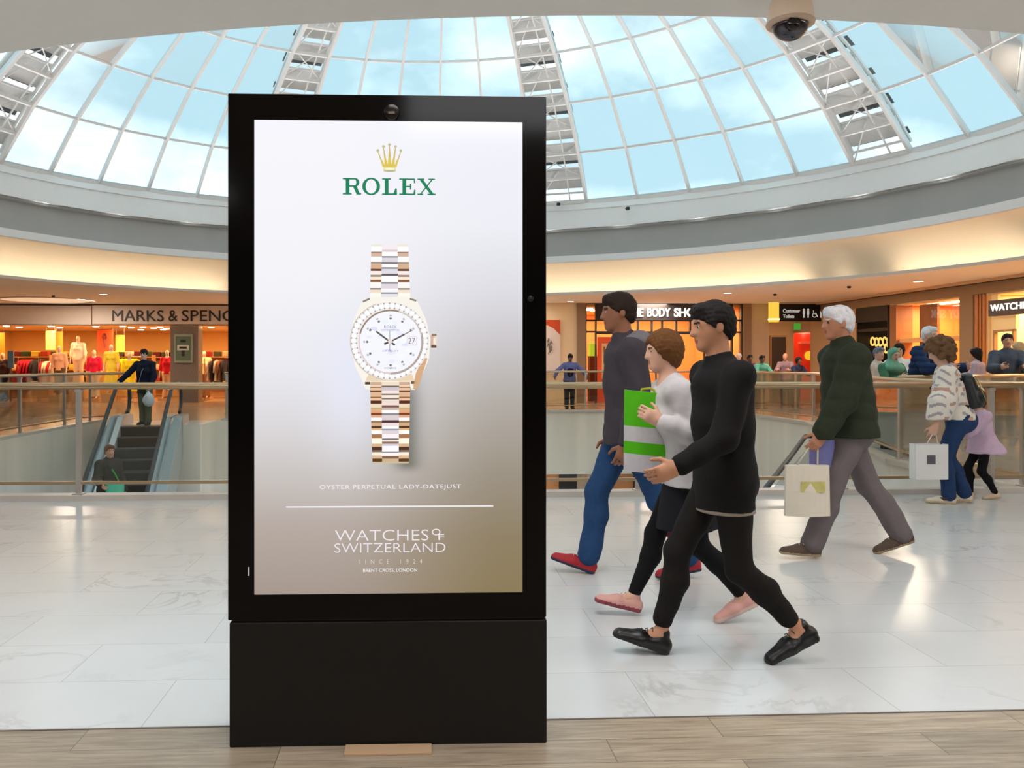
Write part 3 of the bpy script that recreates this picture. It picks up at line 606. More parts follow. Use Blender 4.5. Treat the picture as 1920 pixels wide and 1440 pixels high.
railing('bronze topped glass railing on the far side of the opening below the cosmetics shop', far, [uv2(PU(px, 23.85), 23.85) for px in (1098, 1230, 1320, 1428, 1491)], r=.03)
far2 = far2 + [uv2(*VOID[1])]
railing('bronze topped glass railing on the slanting right side of the opening', [(p[0] + .1, p[1]) for p in far2] , [(p[0] + .1, p[1]) for p in far2[1:]] , r=.03)
railing('bronze topped glass railing with people leaning on it at the right', [(6.2, 12.0), (10.2, 14.5)], [(6.2, 12.0), (7.6, 12.875), (8.9, 13.69), (10.2, 14.5)], zt=1.15, r=.03, z0=0.0)

# ------------------------------------------------------------------ escalator
top = Vector((-6.87, 18.85, 0)); run_d = Vector((0.19, -1.0, 0)).normalized(); side = Vector((-run_d.y, run_d.x, 0))   # side points to the right of someone riding down... world +x
side = Vector((0.982, 0.187, 0))
esc = thing('escalator', 'steep moving staircase with glass sides running down into the opening from the clothes shop', 'escalator', top)
M_step = smat('escalator step', (96, 90, 84), rough=.5, metal=.3, var=.15, nscale=30, stretch=(12, 1, 1)); M_riser = smat('escalator riser', (66, 62, 58), rough=.5, metal=.3)
M_skirt = smat('escalator skirt steel', (226, 230, 234), rough=.3, metal=.3); M_rubber = smat('black rubber handrail', (52, 56, 60), rough=.45)
M_eglass = glass_mat('balustrade glass', (.93, .96, .955), refl=.04)
hw = .43
def E3(s_, d, z): return run_d * d + side * s_ + Vector((0, 0, z))
def slope(d): return -max(0, d - .35) * .577
nst = 22
for i in range(nst):
    d = .35 + i * .345; z = -i * .2
    mb = MB(); R = Matrix((side, run_d, Vector((0, 0, 1)))).transposed()
    mb.box(E3(0, d + .17, z - .03 - .0), (hw * 2, .36, .06), rot=R); mb.box(E3(0, d + .345, z - .12), (hw * 2, .012, .2), rot=R, mi=1)
    mb.build('step', [M_step, M_riser], esc)
mb = MB(); mb.box(E3(0, -.2, -.03), (hw * 2, 1.1, .05), rot=R); mb.build('landing_plate', smat('landing plate', (176, 156, 116), rough=.4, metal=.3), esc)
DE = .35 + nst * .345
for sg in (-1, 1):
    path = [(-.75, .0), (.35, .0), (DE, slope(DE))]
    mb = MB()
    for (d0, z0), (d1, z1) in zip(path[:-1], path[1:]):
        mb.bar(E3(sg * (hw + .06), d0, z0 + .1), E3(sg * (hw + .06), d1, z1 + .1), .11, .22)
    mb.build('skirt', M_skirt, esc)
    mb = MB()
    for (d0, z0), (d1, z1) in zip(path[:-1], path[1:]):
        mb.bar(E3(sg * (hw + .26), d0, z0 + .16), E3(sg * (hw + .26), d1, z1 + .16), .18, .05)
        mb.bar(E3(sg * (hw + .34), d0, z0 - .25), E3(sg * (hw + .34), d1, z1 - .25), .03, .8)
    mb.build('outer_deck', smat('escalator deck', (176, 186, 188), rough=.35, metal=.3), esc)
    g = MB()
    for (d0, z0), (d1, z1) in zip(path[:-1], path[1:]):
        g.bar(E3(sg * (hw + .14), d0, z0 + .5), E3(sg * (hw + .14), d1, z1 + .5), .012, .68)
    g.build('glass_side', M_eglass, esc)
    arc = [E3(sg * (hw + .14), -.75 - .3 * math.sin(a), .55 + .33 * math.cos(a)) for a in [PI - PI * i / 8 for i in range(9)]]
    pts = arc + [E3(sg * (hw + .14), .2, .88), E3(sg * (hw + .14), .5, .8), E3(sg * (hw + .14), DE, slope(DE) + .88)]
    mb = MB(); mb.tube(pts, .042, n=10); mb.build('handrail', M_rubber, esc, smooth=True)
# second flight seen under the right hand walkers: just its handrail and deck show
t2 = P3(1512, 818, 14.5); e2 = thing('escalator', 'dark moving handrail of a second staircase sinking below the curb beside the green jacket', 'escalator', t2)
a2 = P3(1448, 900, 12.2) - t2
mb = MB(); mb.tube([Vector((.14, .0, .0)), Vector((-.02, 0, 0)), a2 * .5, a2, a2 * 1.4], .04, n=10); mb.build('handrail', M_rubber, e2, smooth=True)
mb = MB(); mb.bar(Vector((0.12, 0, -.5)), a2 * 1.4 + Vector((0, 0, -.5)), .012, .8); mb.build('glass_side', M_eglass, e2)
mb = MB(); mb.bar(Vector((0.1, 0, -1.0)), a2 * 1.4 + Vector((0, 0, -1.0)), .2, .25); mb.bar(Vector((0.1, .6, -1.0)), a2 * 1.4 + Vector((0, .6, -1.0)), .9, .12); mb.build('deck', M_skirt, e2)

# ------------------------------------------------------------------ figures: one continuous surface per body or garment
def _n(v): v = np.asarray(v, float); return v / max(1e-9, np.linalg.norm(v))
class Shape:
    """a union of tapered, optionally flattened capsules and ellipsoids, polygonised as one surface"""
    def __init__(s): s.p = []
    def cone(s, a, b, ra, rb, k=0.03, w=None, f=1.0):
        a = np.asarray(a, float); b = np.asarray(b, float); R = max(ra, rb) * max(1.0, f)
        s.p.append(('c', a, b, ra, rb, None if w is None else _n(w), f, k, np.minimum(a, b) - R, np.maximum(a, b) + R, 1)); return s
    def ball(s, c, r, k=0.02, ax=None, op=1):
        c = np.asarray(c, float); r = np.asarray(r if hasattr(r, '__len__') else (r, r, r), float)
        A = np.eye(3) if ax is None else np.array([_n(x) for x in ax]); R = r.max()
        s.p.append(('e', c, A, r, k, None, None, k, c - R, c + R, op)); return s
    def carve(s, c, r, k=0.02, ax=None): return s.ball(c, r, k, ax, op=-1)
    def cut(s, c, n): s.p.append(('h', np.asarray(c, float), _n(n), 0, 0, None, None, 0, None, None, -2)); return s
    def mesh(s, h, noise=None):
        pos = [q for q in s.p if q[10] == 1]
        lo = np.min([q[8] for q in pos], axis=0) - 3 * h - 0.01; hi = np.max([q[9] for q in pos], axis=0) + 3 * h + 0.01
        dim = np.ceil((hi - lo) / h).astype(int) + 1
        X = [(lo[i] + h * np.arange(dim[i])).astype(np.float32) for i in range(3)]
        F = np.full(dim, 0.5, np.float32)
        for q in s.p:
            k = q[7]; op = q[10]
            if op == -2:
                c, nn = q[1], q[2]
                d = ((X[0] - c[0]) * nn[0])[:, None, None] + ((X[1] - c[1]) * nn[1])[None, :, None] + ((X[2] - c[2]) * nn[2])[None, None, :]
                F = np.maximum(F, d.astype(np.float32)); continue
            m = k + 3 * h + 0.012
            i0 = np.maximum(((q[8] - m - lo) / h).astype(int), 0); i1 = np.minimum(((q[9] + m - lo) / h).astype(int) + 2, dim)
            if (i1 <= i0).any(): continue
            sl = tuple(slice(a, b) for a, b in zip(i0, i1))
            x = X[0][sl[0]][:, None, None]; y = X[1][sl[1]][None, :, None]; z = X[2][sl[2]][None, None, :]
            if q[0] == 'c':
                a, b, ra, rb, w, f = q[1:7]; d = b - a
                px, py, pz = x - a[0], y - a[1], z - a[2]
                if w is not None:
                    g = 1 - 1 / f; dw = px * w[0] + py * w[1] + pz * w[2]
                    px = px - w[0] * g * dw; py = py - w[1] * g * dw; pz = pz - w[2] * g * dw
                    d = d - w * g * d.dot(w)
                L2 = max(1e-9, d.dot(d)); t = np.clip((px * d[0] + py * d[1] + pz * d[2]) / L2, 0, 1)
                D = np.sqrt((px - t * d[0]) ** 2 + (py - t * d[1]) ** 2 + (pz - t * d[2]) ** 2) - (ra + (rb - ra) * t)
            else:
                c, A, r = q[1], q[2], q[3]
                px, py, pz = x - c[0], y - c[1], z - c[2]
                e = [px * A[i][0] + py * A[i][1] + pz * A[i][2] for i in range(3)]
                k0 = np.sqrt((e[0] / r[0]) ** 2 + (e[1] / r[1]) ** 2 + (e[2] / r[2]) ** 2) + 1e-6
                k1 = np.sqrt((e[0] / r[0] ** 2) ** 2 + (e[1] / r[1] ** 2) ** 2 + (e[2] / r[2] ** 2) ** 2) + 1e-6
                D = k0 * (k0 - 1) / k1
            D = D.astype(np.float32); G = F[sl]
            if op == 1:
                if k > 0: hh = np.clip(.5 + .5 * (D - G) / k, 0, 1); F[sl] = D + (G - D) * hh - k * hh * (1 - hh)
                else: F[sl] = np.minimum(G, D)
            else:
                if k > 0: hh = np.clip(.5 - .5 * (G + D) / k, 0, 1); F[sl] = G + (-D - G) * hh + k * hh * (1 - hh)
                else: F[sl] = np.maximum(G, -D)
        if noise is not None:
            F += noise(X[0][:, None, None], X[1][None, :, None], X[2][None, None, :]).astype(np.float32)
        return nets(F, lo, h)
def nets(F, lo, h):
    S = F < 0
    c = [S[i:S.shape[0] - 1 + i, j:S.shape[1] - 1 + j, k:S.shape[2] - 1 + k] for i in (0, 1) for j in (0, 1) for k in (0, 1)]
    anyi = c[0].copy(); alli = c[0].copy()
    for q in c[1:]: anyi |= q; alli &= q
    act = anyi & ~alli; I = np.argwhere(act); n = len(I)
    offs = np.array([(i, j, k) for i in (0, 1) for j in (0, 1) for k in (0, 1)])
    V = np.stack([F[I[:, 0] + o[0], I[:, 1] + o[1], I[:, 2] + o[2]] for o in offs], 1)
    acc = np.zeros((n, 3)); cnt = np.zeros(n)
    for a in range(8):
        for b in range(a + 1, 8):
            if np.abs(offs[a] - offs[b]).sum() != 1: continue
            m = (V[:, a] < 0) != (V[:, b] < 0); den = V[:, a] - V[:, b]
            t = np.where(m, V[:, a] / np.where(np.abs(den) < 1e-12, 1, den), 0)
            acc += np.where(m[:, None], offs[a] + (offs[b] - offs[a]) * t[:, None], 0); cnt += m
    P = lo + h * (I + acc / np.maximum(cnt, 1)[:, None])
    idx = np.full(act.shape, -1, np.int64); idx[tuple(I.T)] = np.arange(n); quads = []
    for ax in range(3):
        s0 = [slice(1, -1)] * 3; s1 = [slice(1, -1)] * 3; s0[ax] = slice(0, -1); s1[ax] = slice(1, None)
        A = S[tuple(s0)]; B = S[tuple(s1)]; E = np.argwhere(A != B)
        if not len(E): continue
        flip = A[tuple(E.T)]; E = E + np.array([0 if i == ax else 1 for i in range(3)])
        u, w = [(1, 2), (2, 0), (0, 1)][ax]
        def g(du, dw): Q = E.copy(); Q[:, u] -= du; Q[:, w] -= dw; return idx[Q[:, 0], Q[:, 1], Q[:, 2]]
        q = np.stack([g(1, 1), g(0, 1), g(0, 0), g(1, 0)], 1); q[~flip] = q[~flip][:, ::-1]; quads.append(q)
    return P, np.concatenate(quads)
def np_mesh(name, P, Q, mats, parent=None, pick=None):
    me = bpy.data.meshes.new(name); n, m = len(P), len(Q)
    me.vertices.add(n); me.vertices.foreach_set('co', P.astype(np.float32).ravel())
    me.loops.add(m * 4); me.loops.foreach_set('vertex_index', Q.astype(np.int32).ravel())
    me.polygons.add(m); me.polygons.foreach_set('loop_start', (np.arange(m) * 4).astype(np.int32)); me.polygons.foreach_set('loop_total', np.full(m, 4, np.int32))
    me.polygons.foreach_set('use_smooth', np.ones(m, bool))
    if not isinstance(mats, (list, tuple)): mats = [mats]
    for x in mats: me.materials.append(x)
    if pick is not None:
        cen = P[Q].mean(1); mi = np.zeros(m, np.int32)
        for i, fn in pick: mi[fn(cen)] = i
        me.polygons.foreach_set('material_index', mi)
    me.update(calc_edges=True); me.validate(); return link_obj(name, me, parent)
def folds(amp, seed=0.0, sc=1.0):
    return lambda x, y, z: amp * (np.sin(31 * sc * z + 9 * np.sin(7 * sc * x + seed) + 5 * y * sc + seed) * .6 + np.sin(17 * sc * z - 13 * sc * x + 11 * sc * y + seed * 2) * .5 + np.sin(41 * sc * x + 23 * sc * z + 3 * np.sin(9 * sc * y)) * .25)
def quilt(amp, pitch=0.075):
    return lambda x, y, z: -amp * np.abs(np.sin(PI * z / pitch + 0.6 * np.sin(6 * x))) + amp * .5 + 0 * y

def rot_about(v, ax, a):
    v = np.asarray(v, float); ax = _n(ax); return v * math.cos(a) + np.cross(ax, v) * math.sin(a) + ax * ax.dot(v) * (1 - math.cos(a))
D2R = math.radians
def skeleton(H, yaw, lean=4, legs=((0, 2, 0), (0, 2, 0)), arms=((0, 6, 12, 0), (0, 6, 12, 0)), head=(0, 0), twist=0, feet=None, hip=.505, match=True, hipw=.052, shw=.104, spread=(0, 0), side=0):
    """joint positions in a local frame whose origin is on the ground under the pelvis. legs: (thigh fwd, knee bend, foot pitch); arms: (swing fwd, out, elbow bend, forearm inward)"""
    F = np.array([-math.sin(yaw), math.cos(yaw), 0.0]); U = np.array([0, 0, 1.0]); R = np.cross(F, U); J = dict(F=F, R=R, U=U, H=H)
    def leg(i, knee_extra=0.0):
        th, kn, fp = legs[i]; kn = kn + knee_extra; sg = (-1, 1)[i]
        hip = R * sg * hipw * H; ab = D2R(spread[i])
        d1 = -U * math.cos(D2R(th)) + F * math.sin(D2R(th)); d1 = _n(d1 * math.cos(ab) + R * sg * math.sin(ab))
        d2 = -U * math.cos(D2R(th - kn)) + F * math.sin(D2R(th - kn)); d2 = _n(d2 * math.cos(ab * .6) + R * sg * math.sin(ab * .6))
        knee = hip + d1 * .245 * H; ank = knee + d2 * .238 * H
        f = F * math.cos(D2R(fp)) + U * math.sin(D2R(fp)); f = _n(f + R * sg * .12); n = _n(np.cross(R, f)); n = n if n[2] > 0 else -n
        heel = ank - n * .043 * H - f * .026 * H; toe = ank - n * .043 * H + f * .115 * H
        return hip, knee, ank, f, n, heel, toe
    if feet is not None:
        ph0 = hip * H; LL = []
        for i, (fx, fp, lift) in enumerate(feet):
            sg = (-1, 1)[i]; p = D2R(fp); f = _n(F * math.cos(p) + U * math.sin(p) + R * sg * .1); n = _n(np.cross(R, f)); n = n if n[2] > 0 else -n
            hp = R * sg * hipw * H + U * ph0; up = .043 * H * math.cos(p) + (.026 * H * math.sin(p) if p > 0 else .115 * H * math.sin(-p)) + lift
            an = F * fx + R * sg * hipw * .8 * H + U * up; a, b = .245 * H, .238 * H; d = an - hp; q = np.linalg.norm(d)
            if q > (a + b) * .999: an = hp + d / q * (a + b) * .999; d = an - hp; q = (a + b) * .999
            ca = (a * a + q * q - b * b) / (2 * a * q); dn = d / q; pf = _n(F - dn * F.dot(dn)); kn = hp + dn * a * ca + pf * a * math.sqrt(max(0, 1 - ca * ca))
            LL.append((hp, kn, an, f, n, an - n * .043 * H - f * .026 * H, an - n * .043 * H + f * .115 * H))
        z0 = min(min(l[5][2], l[6][2]) for l in LL)
        P = U * ph0
    L = [leg(0), leg(1)]; low = [min(l[5][2], l[6][2]) for l in L]
    if match:
        i = 0 if low[0] < low[1] else 1; tgt = low[1 - i]; a, b = 0.0, 70.0
        for _ in range(30):
            m = (a + b) / 2; q = leg(i, m)
            if min(q[5][2], q[6][2]) < tgt: a = m
            else: b = m
        L[i] = leg(i, (a + b) / 2); low[i] = tgt
    if feet is None: ph = -min(low); P = np.array([0, 0, ph]); P0 = P
    else: L = LL; P0 = np.zeros(3)
    for i, s in enumerate('LR'):
        for nme, v in zip(('hip', 'knee', 'ank'), L[i][:3]): J[nme + s] = P0 + v
        J['ff' + s], J['fn' + s] = L[i][3], L[i][4]; J['heel' + s] = P0 + L[i][5]; J['toe' + s] = P0 + L[i][6]
    S = rot_about(rot_about(U, R, -D2R(lean)), F, D2R(side)); J['P'] = P; J['S'] = S
    J['W'] = P + S * .09 * H; J['C'] = P + S * .215 * H; J['N'] = P + S * .312 * H
    R2 = rot_about(R, U, D2R(twist)); F2 = np.cross(U, R2); J['R2'] = R2; J['F2'] = np.cross(S, R2)
    for i, s in enumerate('LR'):
        sg = (-1, 1)[i]; sw, ab, el, inn = arms[i]
        sh = P + S * .284 * H + R2 * sg * shw * H
        d = lambda a, o: _n((-U * math.cos(D2R(a)) + F2 * math.sin(D2R(a))) * math.cos(D2R(o)) + R2 * sg * math.sin(D2R(o)))
        J['sh' + s] = sh; J['el' + s] = sh + d(sw, ab) * .172 * H; J['wr' + s] = J['el' + s] + d(sw + el, ab * .5 - inn) * .148 * H; J['hd' + s] = d(sw + el + 6, -inn)
    hF = rot_about(F, U, D2R(head[0])); hR = np.cross(hF, U); hF = rot_about(hF, hR, D2R(head[1])); hU = np.cross(hR, hF)
    J['hF'], J['hR'], J['hU'] = hF, hR, hU; J['hs'] = hs = .126 * H
    J['HC'] = J['N'] + U * .098 * H * .9 + F * .022 * H + hU * .02 * H
    return J
SKINS = {}
def skin(name, c): return smat('skin ' + name, c, rough=.5, var=.05, nscale=20)
def hand(sh, J, s, curl=35, grip=False, scale=1.0):
    wr = J['wr' + s]; d = _n(J['hd' + s]); H = J['H']; out = (-1 if s == 'L' else 1) * J['R']
    w = _n(J['F'] - d * J['F'].dot(d)) if abs(J['F'].dot(d)) < .8 else _n(J['U'] - d * J['U'].dot(d))
    pn = _n(np.cross(d, w)); pn = pn if pn.dot(out) < 0 else -pn          # palm faces the body
    k = H * scale
    palm = wr + d * .048 * k
    sh.cone(wr, wr + d * .012 * k, .0155 * k, .016 * k, .01); sh.cone(wr + d * .012 * k, palm, .0125 * k, .0125 * k, .012, w=w, f=1.9)
    for i, (off, ln) in enumerate(((.018, .040), (.006, .045), (-.006, .042), (-.017, .034))):
        b = palm + w * off * k + d * .004 * k; a = D2R(curl * (.5 + .12 * i)); p = b
        for seg, (l, r) in enumerate(((.45, .0053), (.32, .0049), (.25, .0044))):
            dd = _n(d * math.cos(a) + pn * math.sin(a)); q = p + dd * ln * l * k * 1.05; sh.cone(p, q, r * k, r * k * .94, .004); p = q; a += D2R(curl * (.9 if not grip else 1.5))
    tb = wr + d * .018 * k + w * .016 * k; t1 = tb + _n(w * .8 + d * .75 + pn * .4) * .026 * k; t2 = t1 + _n(w * .25 + d * .9 + pn * .6) * .024 * k
    sh.cone(tb, t1, .0078 * k, .0064 * k, .008); sh.cone(t1, t2, .0062 * k, .005 * k, .004)
    J['grip' + s] = palm + pn * .018 * k + d * .01 * k
def head_shape(sh, J, k=1.0):
    c, f, r, u, s = J['HC'], J['hF'], J['hR'], J['hU'], J['hs'] * k
    at = lambda x, y, z: c + r * x * s + f * y * s + u * z * s
    sh.ball(at(0, -.05, .11), (.335 * s, .425 * s, .39 * s), .03, (r, f, u)); sh.ball(at(0, .12, -.18), (.255 * s, .27 * s, .34 * s), .05, (r, f, u))
    sh.ball(at(0, .29, -.41), (.12 * s, .1 * s, .085 * s), .035, (r, f, u)); sh.cone(at(-.17, .30, .115), at(.17, .30, .115), .07 * s, .07 * s, .025)
    sh.carve(at(-.15, .44, .035), (.085 * s, .07 * s, .06 * s), .02, (r, f, u)); sh.carve(at(.15, .44, .035), (.085 * s, .07 * s, .06 * s), .02, (r, f, u))
    sh.ball(at(-.15, .312, .03), .06 * s, .004); sh.ball(at(.15, .312, .03), .06 * s, .004)
    sh.cone(at(0, .37, .06), at(0, .475, -.115), .035 * s, .05 * s, .02); sh.cone(at(-.05, .40, -.125), at(.05, .40, -.125), .04 * s, .04 * s, .012)
    sh.cone(at(-.075, .365, -.245), at(.075, .365, -.245), .026 * s, .026 * s, .012); sh.cone(at(-.06, .36, -.29), at(.06, .36, -.29), .03 * s, .03 * s, .010)
    for q in (-1, 1):
        sh.ball(at(q * .335, -.05, -.03), (.035 * s, .085 * s, .135 * s), .012, (r, f, u))
    J['hat'] = at
def face_pick(J):
    at = J['hat']; s = J['hs']; f, u, r = J['hF'], J['hU'], J['hR']
    def near(p, rad): return lambda c: np.linalg.norm(c - p, axis=1) < rad
    def lips(c): q = (c - at(0, .38, -.267)) / s; a, b, d = q @ r, q @ u, q @ f; return (np.abs(a) < .1) & (np.abs(b) < .045) & (d > -.03)
    def eyes(c):
        m = np.zeros(len(c), bool)
        for q in (-1, 1): p = (c - at(q * .15, .36, .03)) / s; m |= (np.abs(p @ r) < .05) & (np.abs(p @ u) < .02) & (p @ f > -.03)
        return m
    def iris(c):
        m = np.zeros(len(c), bool)
        for q in (-1, 1): p = (c - at(q * .15, .375, .03)) / s; m |= (np.abs(p @ r) < .03) & (np.abs(p @ u) < .024) & (p @ f > -.03)
        return m
    def brows(c):
        m = np.zeros(len(c), bool)
        for q in (-1, 1): p = (c - at(q * .16, .36, .12)) / s; m |= (np.abs(p @ r) < .09) & (np.abs(p @ u) < .022) & (p @ f > -.06)
        return m
    return [(1, lips), (4, brows), (2, eyes), (3, iris)]
def torso(sh, J, g=0.0, chest=1.0, belly=1.0, fem=False, k=.05):
    H, R2, R = J['H'], J['R2'], J['R']; P, W, C, N = J['P'], J['W'], J['C'], J['N']
    sh.cone(C + J['S'] * .035 * H, C - J['S'] * .06 * H, .062 * H * chest + g, .06 * H * chest + g, k, w=R2, f=1.45)
    sh.cone(C - J['S'] * .06 * H, W, .06 * H * chest + g, .055 * H * belly + g, k, w=R, f=1.35)
    sh.cone(W, P, .055 * H * belly + g, .066 * H + g, k, w=R, f=1.35)
    sh.cone(J['shL'] - J['S'] * .004 * H, J['shR'] - J['S'] * .004 * H, .030 * H + g * .7, .030 * H + g * .7, k * .8)
    for q in 'LR': sh.cone(J['N'] - J['S'] * .008 * H, J['sh' + q], .03 * H + g * .6, .027 * H + g * .7, k * .6)
    sh.cone(N - J['S'] * .035 * H, N - J['S'] * .005 * H, .05 * H + g * .6, .034 * H + g * .6, k)
    if fem:
        for q in (-1, 1): sh.ball(C - J['S'] * .018 * H + R2 * q * .042 * H + J['F2'] * .05 * H, .036 * H + g, .03)
def arm(sh, J, s, g=0.0, upto=1.0, r=1.0, puff=0.0):
    H = J['H']; a, b, c = J['sh' + s], J['el' + s], J['wr' + s]
    sh.cone(a, b, .029 * H * r + g, .0255 * H * r + g + puff * .5, .03)
    if upto > 0: sh.cone(b, b + (c - b) * upto, .0255 * H * r + g + puff, (.0255 + (.0165 - .0255) * upto) * H * r + g + puff * .6, .025)
def legs_shape(sh, J, g=0.0, upto=1.0, r=1.0, flare=0.0, k=.04):
    H = J['H']
    for s in 'LR':
        a, b, c = J['hip' + s], J['knee' + s], J['ank' + s]
        sh.cone(a, b, .052 * H * r + g, .034 * H * r + g, k); back = -J['F'] * .012 * H
        m = b + (c - b) * .35 + back
        e = b + (c - b) * upto
        sh.cone(b, m, .033 * H * r + g, .034 * H * r + g, .025); sh.cone(m, e, .033 * H * r + g, (.021 + flare) * H * r + g, .025)
    sh.cone(J['P'] + J['R'] * .03 * H, J['P'] - J['R'] * .03 * H, .062 * H + g, .062 * H + g, .05, w=J['F'], f=1.05)
    sh.ball(J['P'] - J['F'] * .03 * H - np.array([0, 0, .015 * H]), .058 * H + g, .05)
def shoe(J, s, m, sole, h, parent, high=False, label=None):
    H = J['H']; f, n, a = J['ff' + s], J['fn' + s], J['ank' + s]; sd = np.cross(f, n); b = a - n * .043 * H
    sh = Shape()
    sh.cone(b - f * .018 * H + n * .022 * H, b + f * .05 * H + n * .018 * H, .023 * H, .024 * H, .01, w=sd, f=1.08)
    sh.cone(b + f * .05 * H + n * .016 * H, b + f * .108 * H + n * .013 * H, .024 * H, .015 * H, .02, w=sd, f=1.35)
    sh.cone(b + f * .0 * H + n * .03 * H, b - f * .004 * H + n * (.05 if not high else .07) * H, .025 * H, .022 * H, .015)
    sh.cone(b - f * .022 * H + n * .007 * H, b + f * .112 * H + n * .007 * H, .0165 * H, .015 * H, .006, w=sd, f=1.55)
    sh.cut(b, -n)
    P, Q = sh.mesh(h)
    o = np_mesh('shoe', P, Q, [m, sole], parent, [(1, lambda c: (c - b) @ n < (.015 if 'trainer' in m.name else .010) * H)])
    if label: o['label'] = label
    if h < .007:
        mb = MB()
        for q in (.026, .040, .054):
            c = b + f * q * H + n * (.055 - (q - .026) * .40) * H
            mb.tube([Vector(c - sd * .017 * H - n * .006 * H), Vector(c + n * .002 * H), Vector(c + sd * .017 * H - n * .006 * H)], .0022, n=5)
        mb.build('laces', smat('dark lace' if 'black' in m.name else 'pale lace', (52, 50, 50) if 'black' in m.name else (222, 190, 176), rough=.8), o)
    return o
def hair_cap(J, length=0.0, g=.012, back=0.0, front=.24, k=1.0):
    s = J['hs']; at = J['hat']; f, r, u = J['hF'], J['hR'], J['hU']; sh = Shape()
    sh.ball(at(0, -.06, .13), (.335 * s + g, .425 * s + g, .40 * s + g), .01, (r, f, u))
    if back: sh.ball(at(0, -.25, -.12), (.27 * s + g * .5, .22 * s + g * .5, (.25 + back) * s), .03, (r, f, u))
    if length: sh.carve(at(0, .47, -.25), (.40 * s, .46 * s, .52 * s), .02, (r, f, u))
    else:
        sh.cone(at(-.33, .05, .1), at(-.33, .03, -.12), .05 * s, .03 * s, .02); sh.cone(at(.33, .05, .1), at(.33, .03, -.12), .05 * s, .03 * s, .02); sh.ball(at(0, -.30, -.16), (.25 * s, .17 * s, .2 * s), .03, (r, f, u)); sh.cut(at(0, 0, -.07), f * .62 - u * .78); sh.carve(at(0, .58, -.10), (.40 * s, .3 * s, .36 * s), .02, (r, f, u)); [sh.carve(at(q * .43, -.06, -.08), (.12 * s, .10 * s, .16 * s), .01, (r, f, u)) for q in (-1, 1)]; sh.cone(at(-.16, .30, .38), at(.16, .26, .42), .10 * s, .10 * s, .04)
    return sh
def person(label, pos, H, yaw, sk=(214, 170, 140), hair=((60, 42, 30), 'short'), top=None, bottom=None, shoes=((40, 36, 34), (60, 56, 52)), res=.008, fem=False, pose=None, group=None, face=True, zbase=0.0, chest=1.0, belly=1.0, show_calf=False):
    J = skeleton(H, yaw, **(pose or {})); sh = Shape()
    torso(sh, J, 0, chest, belly, fem); head_shape(sh, J)
    sh.cone(J['N'] - J['S'] * .015 * H, J['HC'] - J['hF'] * .06 * J['hs'] - J['hU'] * .15 * J['hs'], .033 * H * (.9 if fem else 1), .031 * H * (.9 if fem else 1), .02)
    for s in 'LR': arm(sh, J, s); hand(sh, J, s)
    legs_shape(sh, J, -.004, r=.93)
    for s in 'LR': sh.cone(J['ank' + s], J['ank' + s] - J['fn' + s] * .025 * H + J['ff' + s] * .05 * H, .022 * H, .018 * H, .02)
    P, Q = sh.mesh(res)
    c = np.array(sk); mats = [skin('%d %d %d' % sk, sk), smat('lips %d' % sk[0], tuple(int(v) for v in (c * (.86, .66, .66))), rough=.45), smat('eye white', (232, 228, 222), rough=.3), smat('eye dark', (44, 32, 26), rough=.2), smat('brow %d %d' % (hair[0][0], hair[0][2]), hair[0] if hair else (60, 50, 40), rough=.8)]
    o = np_mesh('person', P, Q, mats, None, face_pick(J)); o.location = (pos[0], pos[1], zbase)
    tag(o, label, 'person', group); J['o'] = o; J['at0'] = np.array([pos[0], pos[1], zbase]); J['res'] = res
    if hair and hair[1]:
        kind = hair[1]; hs, at = J['hs'], J['hat']; hm = smat('hair %d %d %d' % hair[0], hair[0], rough=.75, var=.3, nscale=40, stretch=(1, 1, .3), spec=.25)
        if kind == 'short': sh = hair_cap(J)
        elif kind == 'bun': sh = hair_cap(J); sh.p.append(sh.p.pop(0)); sh.ball(at(0, -.52, .10), .15 * hs, .03)
        elif kind == 'bob': sh = hair_cap(J, length=1, back=.15, g=.02)
        elif kind == 'long':
            sh = hair_cap(J, length=1, back=.1, g=.026); sh.cone(at(0, -.3, .0), at(0, -.42, -1.0), .27 * hs, .16 * hs, .05, w=J['hR'], f=1.15)
        elif kind == 'curly':
            sh = hair_cap(J, length=1, back=.35, g=.03); rr = random.Random(5)
            for i in range(150):
                a, b = rr.uniform(0, 2 * PI), rr.uniform(-1.15, 1.0); q = math.sqrt(max(.25, 1 - b * b))
                p_ = at(.56 * q * math.cos(a), -.12 + .60 * q * math.sin(a), .04 + .58 * b)
                if q * math.sin(a) > .3 and b < .4: continue
                sh.ball(p_, rr.uniform(.10, .16) * hs, .006)
        P, Q = sh.mesh(min(res, .009), (lambda x, y, z: .0035 * np.sin(150 * x + 60 * z + 4 * np.sin(60 * y)) * np.sin(130 * y + 75 * z + 3 * np.sin(70 * x)) + .0015 * np.sin(260 * z + 200 * y)) if kind != 'curly' else (lambda x, y, z: .005 * np.sin(120 * x + 50 * z + 2 * np.sin(80 * y)) * np.sin(110 * z + 60 * y + 2 * np.sin(90 * x)))); np_mesh('hair', P, Q, hm, o)
    return J
def garment(J, name, sh, m, h=None, noise=None, pick=None, label=None):
    P, Q = sh.mesh(h or J['res'], noise); o = np_mesh(name, P, Q, m, J['o'], pick)
    if label: o['label'] = label
    return o
